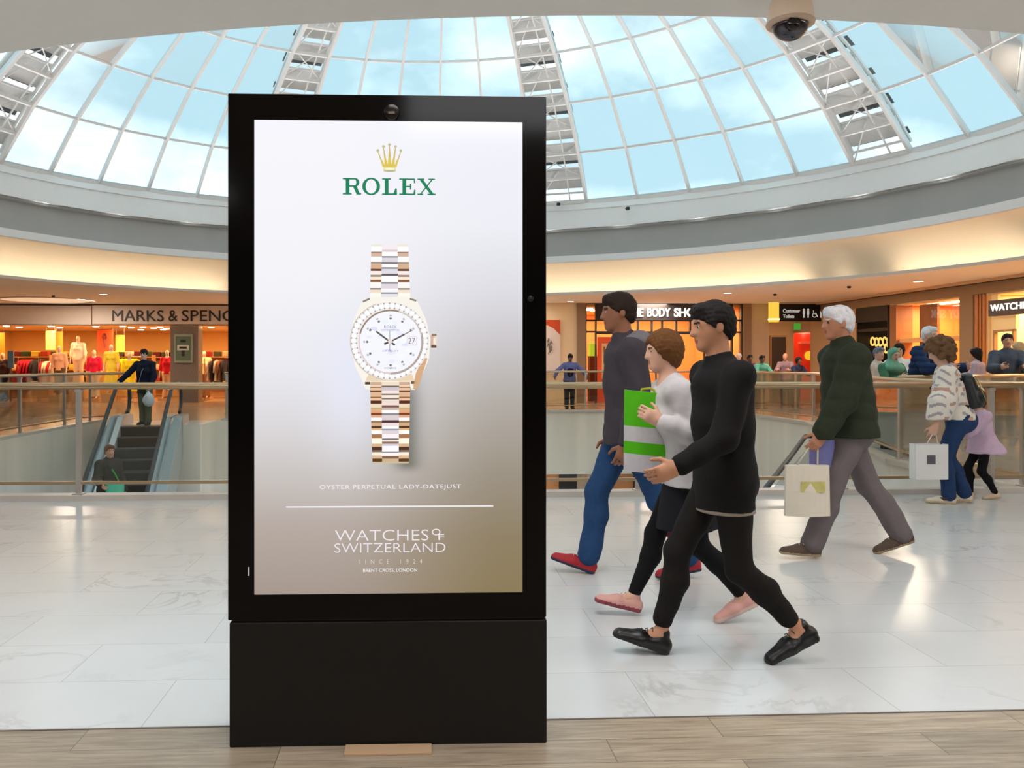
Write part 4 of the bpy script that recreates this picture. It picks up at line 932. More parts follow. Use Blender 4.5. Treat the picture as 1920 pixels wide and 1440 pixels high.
def top_shape(J, g=.014, hem=.02, upto=.96, k=.04, flare=0.0, fem=False, chest=1.0, belly=1.0, collar=0.0, r=1.0, puff=0.0):
    sh = Shape(); H = J['H']; torso(sh, J, g, chest, belly, fem)
    P = J['P']; sh.cone(P + J['S'] * .03 * H, P - np.array([0, 0, hem * H]), .066 * H + g, .068 * H + g + flare, k, w=J['R'], f=1.35)
    for s in 'LR': arm(sh, J, s, g, upto, r, puff)
    if collar: sh.cone(J['N'] - J['S'] * .012 * H, J['N'] + J['S'] * collar * H, .042 * H + g * .5, .036 * H + g * .5, .015)
    else: sh.carve(J['N'] + J['S'] * .022 * H + J['F'] * .014 * H, .044 * H, .01)
    sh.cut(P - np.array([0, 0, hem * H + .0]), (0, 0, -1))
    return sh
def trousers(J, m, g=.010, upto=.93, r=1.0, flare=0.004, noise=.0025, name='trousers', seed=0.0):
    sh = Shape(); legs_shape(sh, J, g, upto, r, flare); H = J['H']
    sh.cone(J['P'] + J['S'] * .05 * H, J['P'], .056 * H + g, .066 * H + g, .03, w=J['R'], f=1.32)
    return garment(J, name, sh, m, noise=folds(noise, seed))
def cloth(name, c, rough=.85, var=.1, ns=30, bump=.15): return smat(name, c, rough=rough, var=var, nscale=ns, bump=bump, spec=.25)
def world_pt(J, key): return Vector(J[key] + J['at0'])
LEFT = PI / 2           # walking towards the left of the view (facing -x)

# ------------------------------------------------------------------ the walkers in front
def xat(px, d): return (px - CX) / F_PX * d
D3 = 3.9
J = person('person all in black striding left nearest the viewer, bare ankles in black shoes', (xat(1359, D3), D3), 1.65, LEFT + .04, (196, 140, 106), ((26, 20, 18), 'short'), res=.0062, chest=1.06,
           pose=dict(lean=2, feet=((-.32, -24, 0), (.28, 18, 0)), hip=.495, arms=((18, 8, 44, 0), (-20, 8, 14, 0)), head=(0, -8), twist=6))
BK = cloth('black jersey', (17, 14, 13)); BKT = cloth('black skinny cotton', (24, 20, 17))
trousers(J, BKT, g=.007, upto=.80, r=.95, flare=.004, seed=1)
garment(J, 'jumper', top_shape(J, g=.018, hem=.08, upto=.95, flare=.0, collar=.01, chest=1.06), BK, noise=folds(.0035, 2))
sh = Shape(); Hh = 1.65; sh.cone(J['P'] - np.array([0, 0, .06 * Hh]), J['P'] - np.array([0, 0, .091 * Hh]), .077 * Hh, .079 * Hh, .01, w=J['R'], f=1.3); sh.cut(J['P'] - np.array([0, 0, .090 * Hh]), (0, 0, -1)); sh.cut(J['P'] - np.array([0, 0, .079 * Hh]), (0, 0, 1))
garment(J, 'shirt_hem', sh, cloth('pale hem', (150, 138, 124)), label='pale strip of shirt showing under the jumper')
for s in 'LR': shoe(J, s, smat('black shoe', (16, 14, 14), rough=.35), smat('black sole', (30, 27, 25), rough=.6), .0055, J['o'])

D2_ = 4.5
J = person('person in a pale grey tunic, dark skirt and pink trainers, walking left', (xat(1291, D2_), D2_), 1.53, LEFT + .02, (218, 168, 142), ((104, 66, 30), 'bob'), res=.0065, fem=True,
           pose=dict(lean=12, feet=((-.27, -22, 0), (.29, 13, 0)), arms=((-24, 12, 136, 6), (-20, 10, 16, 0)), head=(0, -6), shw=.094, hipw=.05))
LG = cloth('black leggings', (17, 15, 16)); trousers(J, LG, g=.004, upto=.9, r=.94, flare=0.0, noise=.001, name='leggings')
garment(J, 'tunic', top_shape(J, g=.02, hem=.045, upto=.92, flare=.02, fem=True, r=1.08), cloth('pale grey jersey', (206, 200, 200)), noise=folds(.004, 4))
sh = Shape(); P_ = J['P']; sh.cone(P_, P_ - np.array([0, 0, .30]), .115, .15, .02, w=J['F'], f=1.12); sh.cut(P_ - np.array([0, 0, .30]), (0, 0, -1)); legs = 0
garment(J, 'skirt', sh, cloth('navy black skirt', (26, 26, 32)), noise=folds(.006, 5, .6))
for s in 'LR': shoe(J, s, smat('pink trainer', (222, 164, 152), rough=.6), smat('maroon sole', (150, 66, 78), rough=.6) if s == 'R' else smat('pale pink sole', (226, 196, 184), rough=.6), .0055, J['o'])
JW = J
g = world_pt(J, 'gripL')
b = thing('carrier_bag', 'pale carrier bag with bright green bands held up by the person in the pale tunic', 'bag', (xat(1212, D2_ - .05), D2_ - .05, H0 - (884 - HZ) / F_PX * D2_))
mb = MB(); k = D2_ / F_PX
def bagbox(mb, w, h, t, top=1.0, mi=0, skew=0.0, rows=(0, .06, .5, .94, 1), rowm=None):
    vs = []
    nx = 8
    for j, z in enumerate([q * h for q in rows]):
        for sgn in (-1, 1):
            for i in range(nx + 1):
                x = (i / nx - .5) * w * (1 + (top - 1) * z / h); bulge = math.sin(PI * i / nx) * (1 - .5 * abs(z / h - .4)); y = sgn * t * (.12 + .38 * bulge)
                vs.append((x, y, z + skew * x))
    n1 = nx + 1; fs = []; b0 = len(mb.m)
    for j in range(len(rows) - 1):
        for q in (0, 1):
            for i in range(nx):
                a = j * 2 * n1 + q * n1 + i; c = a + 2 * n1; fs.append([a, a + 1, c + 1, c] if q == 0 else [a + 1, a, c, c + 1])
        for i in (0, nx):
            a = j * 2 * n1 + i; c = a + n1; fs.append([a, c, c + 2 * n1, a + 2 * n1] if i == 0 else [c, a, a + 2 * n1, c + 2 * n1])
    for i in range(nx): fs.append([i, i + 1, n1 + i + 1, n1 + i])
    o_ = (len(rows) - 1) * 2 * n1
    for i in range(nx): fs.append([o_ + i + 1, o_ + i, o_ + n1 + i, o_ + n1 + i + 1])
    mb.add(vs, fs, mi)
    if rowm:
        per = 2 * nx + 2
        for j, r_ in enumerate(rowm):
            for q in range(per): mb.m[b0 + j * per + q] = r_
bagbox(mb, 84 * k, 150 * k, .05, top=.97, skew=-.10, rows=(0, .22, .37, .56, .97, 1), rowm=(0, 1, 0, 1, 1)); mb.build('body', [cloth('pale bag film', (204, 200, 202), bump=.05), cloth('bright green print', (86, 190, 24), bump=.05)], b, smooth=False)
mb = MB(); mb.tube([(-.03, 0, .41), (-.025, 0, .435), (.02, 0, .44), (.04, 0, .43), (.045, 0, .40)], .006, n=8); mb.build('strap', cloth('yellow green strap', (170, 170, 40)), b, smooth=True)
gr = world_pt(J, 'gripR')
b = thing('carrier_bag', 'white and red paper carrier bag held low behind the person in the pale tunic', 'bag', (gr.x, gr.y, gr.z - .24))
mb = MB(); bagbox(mb, .2, .14, .06); mb.build('body', [smat('white bag paper', (206, 198, 196), rough=.6)], b)
mb = MB(); mb.box((0, 0, .012), (.2, .062, .03)); mb.build('base_band', smat('red bag band', (176, 54, 60), rough=.6), b)
mb = MB(); mb.tube([(-.04, 0, .135), (-.03, 0, .21), (0, 0, .238), (.03, 0, .21), (.04, 0, .135)], .004, n=6); mb.build('handle', smat('bag cord', (220, 214, 210)), b, smooth=True)

D1 = 5.4
J = person('tall person in charcoal hooded top and blue jeans walking behind the green banded carrier bag', (xat(1180, D1), D1), 1.80, LEFT + .02, (150, 98, 70), ((40, 26, 18), 'short'), res=.0075,
           pose=dict(lean=3, feet=((-.36, -9, 0), (.25, 19, 0)), arms=((-6, 8, 22, 0), (-4, 8, 18, 0)), head=(0, -4)))
trousers(J, cloth('blue denim', (38, 70, 112), var=.2), g=.014, upto=.95, flare=.012, noise=.004, seed=3)
HG = cloth('charcoal hoodie', (66, 60, 66)); garment(J, 'hooded_top', top_shape(J, g=.028, hem=.04, upto=.97, flare=.006, collar=.012), HG, noise=folds(.005, 7))
sh = Shape(); at, hs = J['hat'], J['hs']; sh.ball(J['N'] + J['S'] * .01 * 1.84 - J['F'] * .09, (.13, .10, .06), .02, (J['R'], J['F'], J['U'])); sh.cone(J['N'] - J['R'] * .09 - J['F'] * .02, J['N'] + J['R'] * .09 - J['F'] * .02, .045, .045, .03)
garment(J, 'hood', sh, smat('grey hood lining', (116, 110, 116), rough=.85, var=.15, nscale=30), noise=folds(.004, 1, 1.6))
for s in 'LR': shoe(J, s, smat('red suede', (170, 30, 40), rough=.7), smat('navy sole', (40, 44, 70), rough=.6), .0065, J['o'])

D4 = 5.95
J = person('white haired person in a dark green jacket and grey trousers walking left with bags', (xat(1594, D4), D4), 1.755, LEFT - .02, (190, 128, 96), ((226, 224, 226), 'short'), res=.0078, belly=1.15,
           pose=dict(lean=5, feet=((.30, 5, 0), (-.39, -20, 0)), arms=((20, 6, 10, 0), (-14, 8, 14, 0)), head=(0, -2)))
trousers(J, cloth('grey flannel', (112, 102, 102)), g=.016, upto=.97, flare=.014, noise=.005, seed=5)
garment(J, 'jacket', top_shape(J, g=.04, hem=.03, upto=.97, flare=.02, collar=.02, belly=1.2, r=1.15), cloth('dark green padded cloth', (44, 50, 34), bump=.3), noise=quilt(.007, .12))
for s in 'LR': shoe(J, s, smat('brown suede shoe', (86, 66, 50), rough=.7), smat('tan sole', (166, 140, 108), rough=.6), .0065, J['o'])
gr = world_pt(J, 'gripL'); c_ = P3(1502, 962, D4 - .12)
b = thing('carrier_bag', 'large cream carrier bag hanging from the hand of the person in the green jacket', 'bag', (c_.x, gr.y - .03, c_.z))
mb = MB(); bagbox(mb, .30, .34, .12, top=.96); mb.build('body', smat('cream bag', (226, 214, 194), rough=.5, var=.1, nscale=5), b, smooth=False)
mb = MB(); mb.box((.02, -.052, .2), (.16, .004, .07)); mb.build('printed_panel', smat('mustard print', (196, 186, 110), rough=.6, var=.3, nscale=20), b)
hz = gr.z - c_.z; hx = gr.x - c_.x
mb = MB(); mb.tube([(-.07, 0, .335), (hx - .03, .02, hz - .02), (hx, .03, hz + .005), (hx + .03, .02, hz - .02), (.07, 0, .335)], .006, n=6); mb.build('handle', smat('cream handle', (214, 204, 186)), b, smooth=True)
c_ = P3(1524, 872, D4 + .05)
b = thing('carrier_bag', 'small periwinkle blue carrier bag tucked behind the cream bag', 'bag', (c_.x, gr.y + .09, c_.z))
mb = MB(); bagbox(mb, .17, .19, .06); mb.build('body', smat('periwinkle bag', (122, 122, 178), rough=.5), b)
mb = MB(); mb.tube([(-.05, 0, .185), (gr.x - c_.x, -.05, gr.z - c_.z + .01), (.05, 0, .185)], .004, n=6); mb.build('handle', smat('blue handle', (100, 100, 160)), b, smooth=True)

# ------------------------------------------------------------------ the standing pair by the curb
D5 = 8.2
J = person('curly haired person in a white patterned blouse and jeans stooping by the railing', (xat(1800, D5), D5), 1.60, D2R(66), (216, 170, 144), ((112, 80, 54), 'curly'), res=.0095, fem=True,
           pose=dict(lean=15, feet=((.10, 0, 0), (-.05, -4, 0)), arms=((10, 8, 4, 4), (-12, 2, 4, 0)), head=(-4, -28), shw=.1))
trousers(J, cloth('dark blue denim', (38, 62, 100), var=.2), g=.012, upto=.97, flare=.012, noise=.003, seed=2)
def spots(c): return (np.sin(70 * c[:, 2] + 3 * np.sin(25 * c[:, 0])) > .55) & (np.sin(62 * c[:, 0] + 50 * c[:, 1]) > -.1)
def spots2(c): return (np.sin(46 * c[:, 2] + 1.3) > .72) & (np.sin(48 * c[:, 0] + 38 * c[:, 1] + 2) > .35)
garment(J, 'blouse', top_shape(J, g=.022, hem=.0, upto=.93, flare=.0, fem=True, r=1.45, puff=.05), [cloth('ivory blouse', (232, 224, 212)), cloth('slate print', (172, 162, 166)), cloth('russet print', (198, 156, 134))], noise=folds(.004, 9), pick=[(1, spots), (2, spots2)])
for s in 'LR': shoe(J, s, smat('white trainer', (226, 214, 190), rough=.6), smat('cream sole', (206, 186, 150), rough=.6), .008, J['o'], label='white trainer with a dark side badge' if s == 'L' else None)
mb = MB(); a = J['ankL'] + J['ffL'] * .05 - J['fnL'] * .02; sd = np.cross(J['ffL'], J['fnL']); sd = -J['R']
mb.box(Vector(a + sd * .042), (.05, .012, .03), rz=D2R(66) - PI / 2); mb.build('shoe_badge', smat('dark badge', (70, 44, 36)), J['o'])
JC = J
gl = world_pt(J, 'gripL'); c_ = P3(1745, 899, D5 - .12)
b = thing('gift_bag', 'white paper gift bag with a dark square, held by the curly haired person', 'bag', (c_.x, gl.y - .04, c_.z), .05)
gb = smat('white gift bag paper', (232, 230, 228), rough=.5, var=.03)
mb = MB(); w, h, t = .315, .335, .11
mb.add([(-w / 2, -t / 2, 0), (w / 2, -t / 2, 0), (w / 2, t / 2, 0), (-w / 2, t / 2, 0), (-w / 2, -t / 2, h), (w / 2, -t / 2, h), (w / 2, t / 2, h), (-w / 2, t / 2, h), (-w / 2 + .01, 0, h), (w / 2 - .01, 0, h)],
       [[3, 2, 1, 0], [0, 1, 5, 4], [2, 3, 7, 6], [1, 2, 6, 9, 5], [3, 0, 4, 8, 7]]); mb.build('body', gb, b)
mb = MB(); mb.box((-.01, -t / 2 - .002, .19), (.082, .004, .085)); mb.build('square_logo', smat('charcoal square', (92, 92, 96), rough=.5, var=.3, nscale=60), b)
hx, hz = gl.x - c_.x, gl.z - c_.z
mb = MB(); mb.tube([(-.06, -t / 2, h - .01), (hx * .8 - .02, -.02, max(h + .04, hz)), (hx * .8 + .02, -.02, max(h + .04, hz)), (.06, -t / 2, h - .01)], .004, n=6); mb.build('handle', gb, b, smooth=True)
# backpack on her back
ctr = J['C'] - J['F2'] * .15 - J['S'] * .10 + J['at0']
b = thing('backpack', 'black leather backpack with zips on the back of the curly haired person', 'backpack', ctr)
sh = Shape(); S_, R_, F_ = J['S'], J['R2'], J['F2']
sh.cone(S_ * .10, -S_ * .13, .075, .085, .02, w=R_, f=1.55); sh.ball(-S_ * .06 - F_ * .07, (.10, .05, .085), .03, (R_, F_, S_)); sh.cut(-S_ * .17, -S_)
P, Q = sh.mesh(.008); np_mesh('body', P, Q, smat('black leather', (26, 30, 32), rough=.35, var=.2), b)
mb = MB(); mb.tube([Vector(-R_ * .085 + S_ * .12 - F_ * .075), Vector(-R_ * .09 - S_ * .08 - F_ * .09), Vector(-R_ * .05 - S_ * .13 - F_ * .1)], .006, n=6); mb.build('zip', smat('gold zip', (176, 150, 100), rough=.3, metal=.8), b)
mb = MB(); mb.tube([Vector(R_ * .03 + S_ * .12 - F_ * .085), Vector(R_ * .03 - S_ * .1 - F_ * .12)], .006, n=6); mb.build('zip', MATS['gold zip'], b)
for q in (-1, 1):
    mb = MB(); mb.tube([Vector(R_ * q * .1 + S_ * .12 + F_ * .05), Vector(R_ * q * .135 + S_ * .20 + F_ * .16), Vector(R_ * q * .15 + S_ * .1 + F_ * .30), Vector(R_ * q * .16 - S_ * .05 + F_ * .22), Vector(R_ * q * .13 - S_ * .14 + F_ * .06)], .016, n=8); mb.build('strap', MATS['black leather'], b, smooth=True)

D6 = 8.5
J = person('small child in a lilac flared top, black leggings and beige shoes beside the backpack', (xat(1842, D6), D6), 1.05, D2R(82), (216, 170, 146), ((40, 28, 24), 'bob'), res=.0095, fem=False,
           pose=dict(lean=4, feet=((-.1, -6, 0), (.09, 0, 0)), hip=.5, arms=((44, 6, 8, 0), (-4, 30, 10, 0)), head=(0, -4), hipw=.06))
trousers(J, LG, g=.003, upto=.95, r=.95, name='leggings')
sh = top_shape(J, g=.02, hem=.0, upto=.4, r=1.1); sh.p = [q for q in sh.p if q[10] != -2]
sh.cone(J['P'] + J['S'] * .12, J['P'] - np.array([0, 0, .07]) - J['F'] * .03, .09, .16, .03, w=J['F'], f=1.15); sh.cut(J['P'] - np.array([0, 0, .075]), (0, 0, -1))
garment(J, 'flared_top', sh, cloth('lilac jersey', (214, 184, 206)), noise=folds(.005, 3))
for s in 'LR': shoe(J, s, smat('beige child shoe', (216, 190, 160), rough=.6), smat('cream sole', (206, 186, 150)), .008, J['o'])

# ------------------------------------------------------------------ people further back
def bystander(label, px, d, H, yaw, sk, hair, topc, botc, pose=None, res=.014, fem=False, zbase=0.0, group=None, shoes=(40, 36, 34), x=None, g=.022, nz=None, hem=.02, collar=.012):
    J = person(label, (xat(px, d) if x is None else x, d), H, yaw, sk, hair, res=res, fem=fem, pose=pose, group=group, zbase=zbase)
    if botc: trousers(J, cloth('cloth %d %d %d' % botc, botc), g=.014, upto=.97, flare=.01, noise=.003)
    if topc: garment(J, 'top', top_shape(J, g=g, hem=hem, upto=.95, fem=fem, collar=collar, flare=.008), cloth('cloth %d %d %d' % topc, topc), noise=nz or folds(.004, px))
    for s in 'LR': shoe(J, s, smat('shoe %d %d %d' % shoes, shoes), smat('dark sole', (40, 38, 36)), max(.008, res * .7), J['o'])
    return J
LEANP = dict(lean=14, arms=((40, 14, 55, 22), (40, 14, 55, 22)))
J = bystander('white haired person in a navy quilted jacket leaning on the railing at the right', 1722, 12.75, 1.88, D2R(205), (214, 164, 140), ((226, 226, 228), 'short'), (28, 48, 84), (60, 60, 66), LEANP, res=.012, nz=quilt(.014, .09), g=.035)
J = bystander('young person in a green headscarf and green top looking down behind the glass', 1667, 13.5, 1.58, D2R(195), (224, 176, 154), ((60, 90, 74), ''), (70, 116, 88), (80, 104, 84), dict(lean=6, arms=((30, 10, 80, 24), (30, 10, 80, 24)), head=(0, -24)), res=.011, hem=.22)
sh = Shape(); at, hs = J['hat'], J['hs']; f, r, u = J['hF'], J['hR'], J['hU']
sh.ball(at(0, -.05, .1), (.39 * hs, .47 * hs, .45 * hs), .02, (r, f, u)); sh.cone(at(0, -.02, -.3), J['N'] - J['S'] * .03, .34 * hs, .5 * hs, .05); sh.ball(J['N'] - J['S'] * .05 + J['F'] * .03, (.20, .13, .10), .05, (J['R'], J['F'], J['S'])); sh.carve(at(0, .42, -.06), (.255 * hs, .32 * hs, .36 * hs), .02, (r, f, u))
garment(J, 'headscarf', sh, cloth('sea green scarf', (112, 164, 136)), h=.009, noise=folds(.003, 2, 1.5))
J = bystander('person in a grey knitted hat half hidden behind the green headscarf', 1642, 14.9, 1.60, D2R(200), (206, 160, 136), ((110, 110, 122), 'short'), (200, 188, 178), (70, 66, 66), dict(lean=4), res=.014)
J = bystander('dark haired person in white between the green headscarf and navy quilted jacket', 1686, 15.1, 1.66, D2R(150), (200, 150, 120), ((26, 20, 20), 'long'), (226, 222, 220), (60, 56, 60), dict(lean=3), res=.014, fem=True)
J = bystander('dark haired person in a lilac top beyond the railing in front of the watch shop', 1836, 16.6, 1.62, D2R(40), (190, 140, 112), ((28, 20, 20), 'long'), (170, 156, 172), (60, 56, 66), dict(lean=4), res=.015, fem=True)
J = bystander('dark haired person in a slate jacket leaning on the railing at the right edge', 1884, 15.2, 1.86, D2R(160), (186, 138, 110), ((30, 24, 24), 'short'), (62, 70, 84), (40, 40, 46), LEANP, res=.013, g=.035)
J = bystander('fair haired person in a black jacket cut by the right edge of the view', 1924, 16.0, 1.72, D2R(60), (216, 176, 150), ((176, 150, 116), 'long'), (30, 30, 34), (40, 38, 42), dict(lean=10, arms=((30, 14, 50, 10), (30, 14, 50, 10))), res=.013, fem=True, g=.035)
J = bystander('person in a blue jacket with arms spread on the far railing beside the totem', 1068, 25.2, 1.62, D2R(180), (120, 84, 62), ((36, 32, 34), 'short'), (110, 116, 170), (28, 28, 36), dict(lean=12, arms=((20, 48, 20, 0), (20, 48, 20, 0)), head=(0, -22)), res=.018)
sh = Shape(); sh.ball(J['C'] + J['F'] * .05 - J['S'] * .05, (.12, .1, .2), .02, (J['R'], J['F'], J['S'])); garment(J, 'waistcoat', sh, cloth('navy waistcoat', (26, 28, 52)))
J = bystander('white haired person in pink at the far railing, just right of the black jumper', 1384, 27.0, 1.66, D2R(170), (214, 170, 150), ((214, 210, 208), 'short'), (196, 96, 120), (60, 56, 60), LEANP, res=.02)
J = bystander('dark haired person in magenta at the far railing beside the teal top', 1402, 26.1, 1.60, D2R(185), (96, 66, 50), ((24, 20, 20), 'short'), (120, 36, 76), (40, 36, 40), LEANP, res=.02)
J = bystander('dark haired person in a teal top leaning on the far railing', 1424, 25.25, 1.58, D2R(190), (96, 66, 50), ((28, 22, 20), 'short'), (84, 150, 132), (36, 56, 50), LEANP, res=.02)
J = bystander('bald person in a mauve shirt at the far railing near the dark door', 1474, 26.2, 1.66, D2R(150), (216, 150, 120), ((190, 150, 130), ''), (150, 120, 126), (70, 60, 64), LEANP, res=.018)
J = bystander('dark haired person in navy at the far railing beside the mauve shirt', 1491, 25.3, 1.52, D2R(200), (120, 84, 64), ((20, 18, 22), 'bob'), (34, 40, 66), (30, 30, 40), LEANP, res=.018, fem=True)
# on the moving stairs
J = person('person in navy jumper and green skirt at the top of the moving stairs', (xat(272, 18.8), 18.8), 1.64, D2R(176), (222, 182, 160), ((36, 30, 34), 'bun'), res=.012, fem=True, pose=dict(lean=2, legs=((6, 4, 0), (-3, 3, 0)), arms=((10, 12, 22, 8), (24, 36, 16, -14)), head=(4, -4)))
trousers(J, cloth('sage trousers', (110, 116, 96)), g=.012, upto=.97, flare=.012)
sh = Shape(); P_ = J['P']; sh.cone(P_ + J['S'] * .03, P_ - np.array([0, 0, .16]), .12, .15, .02, w=J['R'], f=1.15); sh.cut(P_ - np.array([0, 0, .16]), (0, 0, -1)); garment(J, 'skirt', sh, cloth('bottle green skirt', (44, 58, 44)), noise=folds(.005, 2))
garment(J, 'jumper', top_shape(J, g=.024, hem=-.02, upto=.96, fem=True, collar=.006), cloth('navy jumper', (20, 24, 42)), noise=folds(.004, 8))
for s in 'LR': shoe(J, s, smat('shoe 40 36 34', (40, 36, 34)), smat('dark sole', (40, 38, 36)), .01, J['o'])
mb = MB(); N_, P_, S_ = Vector(J['N']), Vector(J['P']), Vector(J['S']); mb.tube([N_ - S_ * .03 + Vector(J['R'] * -.09) + Vector(J['F'] * .08), Vector(J['C'] + J['F'] * .155 - J['S'] * .03), Vector(J['P'] + J['F'] * .14 + J['R'] * .08 + J['S'] * .06)], .008, n=6); mb.build('bag_strap', smat('grey strap', (150, 150, 150)), J['o'], smooth=True)
gr = world_pt(J, 'gripL')
b = thing('plastic_bag', 'white plastic bag hanging from the hand of the person in the navy jumper', 'bag', (gr.x + .02, gr.y - .02, gr.z - .36))
sh = Shape(); sh.ball((0, 0, .13), (.13, .08, .14), .02); sh.cone((0, 0, .2), (-.02, .02, .34), .07, .02, .05); P, Q = sh.mesh(.012, folds(.006, 3, 1.5)); np_mesh('body', P, Q, smat('white plastic', (220, 230, 240), rough=.4), b)
pl = top + run_d * 3.55 + side * -.1
J = person('brown haired person in a dark jacket with a bright green strap riding the moving stairs', (pl.x, pl.y), 1.66, D2R(-128), (206, 156, 130), ((120, 86, 58), 'short'), res=.012, zbase=-1.8 + .001, pose=dict(lean=2, arms=((6, 10, 14, 0), (20, 20, 50, 0))))
trousers(J, cloth('grey chinos', (80, 76, 72)), g=.014, upto=.97, flare=.01)
garment(J, 'jacket', top_shape(J, g=.032, hem=.03, upto=.96, collar=.015), cloth('olive black jacket', (64, 60, 52)), noise=folds(.005, 6))
for s in 'LR': shoe(J, s, smat('shoe 40 36 34', (40, 36, 34)), smat('dark sole', (40, 38, 36)), .01, J['o'])
mb = MB(); mb.tube([Vector(J['N'] + J['R'] * .08 + J['F'] * .06), Vector(J['C'] + J['F'] * .16 + J['R'] * -.02 - J['S'] * .04), Vector(J['W'] - J['R'] * .13 + J['F'] * .15 - J['S'] * .02)], .016, n=6); mb.build('strap', smat('bright green webbing', (70, 176, 70)), J['o'], smooth=True)
c_ = Vector(J['P'] + J['F'] * .235 + J['at0']); b = thing('satchel', 'teal green satchel in front of the person in the dark jacket on the moving stairs', 'bag', (c_.x, c_.y, c_.z - .12), D2R(-128) + PI)
mb = MB(); bagbox(mb, .34, .26, .14); mb.build('body', smat('teal cloth', (80, 180, 150), rough=.7), b, smooth=True)
mb = MB(); mb.box((0, .066, .19), (.32, .012, .12)); mb.build('flap', smat('teal flap', (60, 160, 130), rough=.7), b)

# ------------------------------------------------------------------ shops on the far walls
VM, VS = 30.0, 28.8
class Front:
    """things and parts laid out on a wall plane v = const of the mall grid"""
    def __init__(s, v): s.v = v
    def root(s, name, label, cat, px, py=None, dv=0.0, group=None):
        u = PU(px, s.v); z = 0.0 if py is None else PZ(px, py, s.v); r = thing(name, label, cat, W(u, s.v + dv, z), AL, group); r['u0'] = u; s.u0, s.z0, s.dv = u, z, dv; del r['u0']; return r
    def P(s, px, py, dv=0.0): return Vector((PU(px, s.v) - s.u0, dv - s.dv, PZ(px, py, s.v) - s.z0))
    def box(s, mb, px0, px1, py0, py1, d0, d1, mi=0, floor=False):
        a, b = s.P(px0, py0, d0), s.P(px1, py1, d1)
        if floor: b.z = -s.z0 
        return mb.span(a, b, mi)
    def fn(s, dv): return lambda a, b, d: Vector((a - s.u0, dv - d - s.dv, b - s.z0))
    def text(s, name, t, m, par, x0, y0, x1, y1, dv, **k): return text_obj(name, t, m, par, (PU(x0, s.v), PZ(x0, y1, s.v), PU(x1, s.v), PZ(x1, y0, s.v)), s.fn(dv), **k)
def wallbox(name, u0, u1, v0, v1, z0, z1, m):
    mb = MB(); mb.span((u0, v0, z0), (u1, v1, z1)); o = struct(mb.build(name, m)); o.rotation_euler = (0, 0, AL); return o
M_orange = smat('warm shop wall', (232, 184, 110), rough=.8, var=.06, nscale=.6); M_shopfloor = smat('shop floor', (176, 128, 84), rough=.35, var=.15, nscale=2); M_shopceil = smat('shop ceiling', (236, 206, 160), rough=.8)
def shop_room(n, u0, u1, v0, v1, zt, wallm, lamps):
    wallbox('wall_shop_%s' % n, u0, u1, v1, v1 + .1, 0, zt, wallm); wallbox('wall_%s_left' % n, u0 - .1, u0, v0, v1, 0, zt, wallm); wallbox('wall_%s_right' % n, u1, u1 + .1, v0, v1, 0, zt, wallm)
    wallbox('ceiling_%s' % n, u0, u1, v0 + .16, v1, zt, zt + .1, M_shopceil); wallbox('floor_%s' % n, u0, u1, v0, v1, .002, .012, M_shopfloor)
    for (u, v, p, c) in lamps: area(W(u, v, zt - .03), .9, p, c)
ORANGE = (1.0, .70, .38)
FM = Front(VM)
uL, uR = PU(-150, VM), PU(620, VM)
zs = PZ(200, 611, VM)
shop_room('clothes', uL, uR, VM, VM + 6.5, zs + .05, M_orange, [(uL + 1.6 + i * 2.5, VM + w, p, ORANGE) for i in range(6) for w, p in ((1.0, 70), (3.8, 55))])
r = FM.root('shop_fascia', 'grey shop fascia with dark lettering over the clothes shop at the left', 'shop fascia', 200, 611)
M_fas = smat('taupe fascia', (222, 208, 196), rough=.6, var=.04); M_fdark = smat('fascia shadow line', (46, 34, 28), rough=.6)
for x0, x1 in ((-160, 172), (174, 640)):
    mb = MB(); FM.box(mb, x0, x1, 572.5, 609, -.06, .1); mb.build('fascia_panel', M_fas, r, bevel=.01)
mb = MB(); FM.box(mb, -160, 640, 569, 573, -.02, .1); FM.box(mb, -160, 640, 608.5, 611, -.08, .08); mb.build('trim', M_fdark, r)  # upper dark strip paints in the shadow line above the fascia
M_let = smat('dark brown letters', (44, 38, 36), rough=.5)
for t, x0, x1 in (('MARKS', 212, 308), ('&', 317, 334), ('SPENCER', 342, 478)): FM.text('lettering', t, M_let, r, x0, 582, x1, 602.5, -.06, depth=.03, bold=.0)
r = FM.root('stone_pillar', 'grey stone pillar carrying a small green notice in front of the clothes shop', 'pillar', 347); r['kind'] = 'structure'
mb = MB(); FM.box(mb, 321, 373, 611, 750, -.10, .5, floor=True); mb.build('shaft', smat('grey granite', (126, 112, 100), rough=.45, var=.3, nscale=22), r)
r = FM.root('wall_notice', 'small framed green notice fixed to the grey stone pillar', 'notice', 346, 681, dv=-.10)
mb = MB(); FM.box(mb, 329, 363, 627, 680, -.16, -.101); mb.build('frame', smat('pale green frame', (156, 166, 146), rough=.5), r)
mb = MB(); FM.box(mb, 332, 360, 631, 676, -.175, -.161); mb.build('panel', smat('sage panel', (98, 116, 94), rough=.4, var=.1), r)
mb = MB(); FM.box(mb, 335, 357, 647, 657, -.185, -.176); mb.build('white_label', smat('white label', (214, 216, 200), rough=.5), r)
mb = MB(); FM.box(mb, 339, 353, 650, 654, -.19, -.186); FM.box(mb, 343, 349, 654, 668, -.18, -.176); FM.box(mb, 341, 351, 637, 642, -.18, -.176); mb.build('dark_mark', M_let, r)
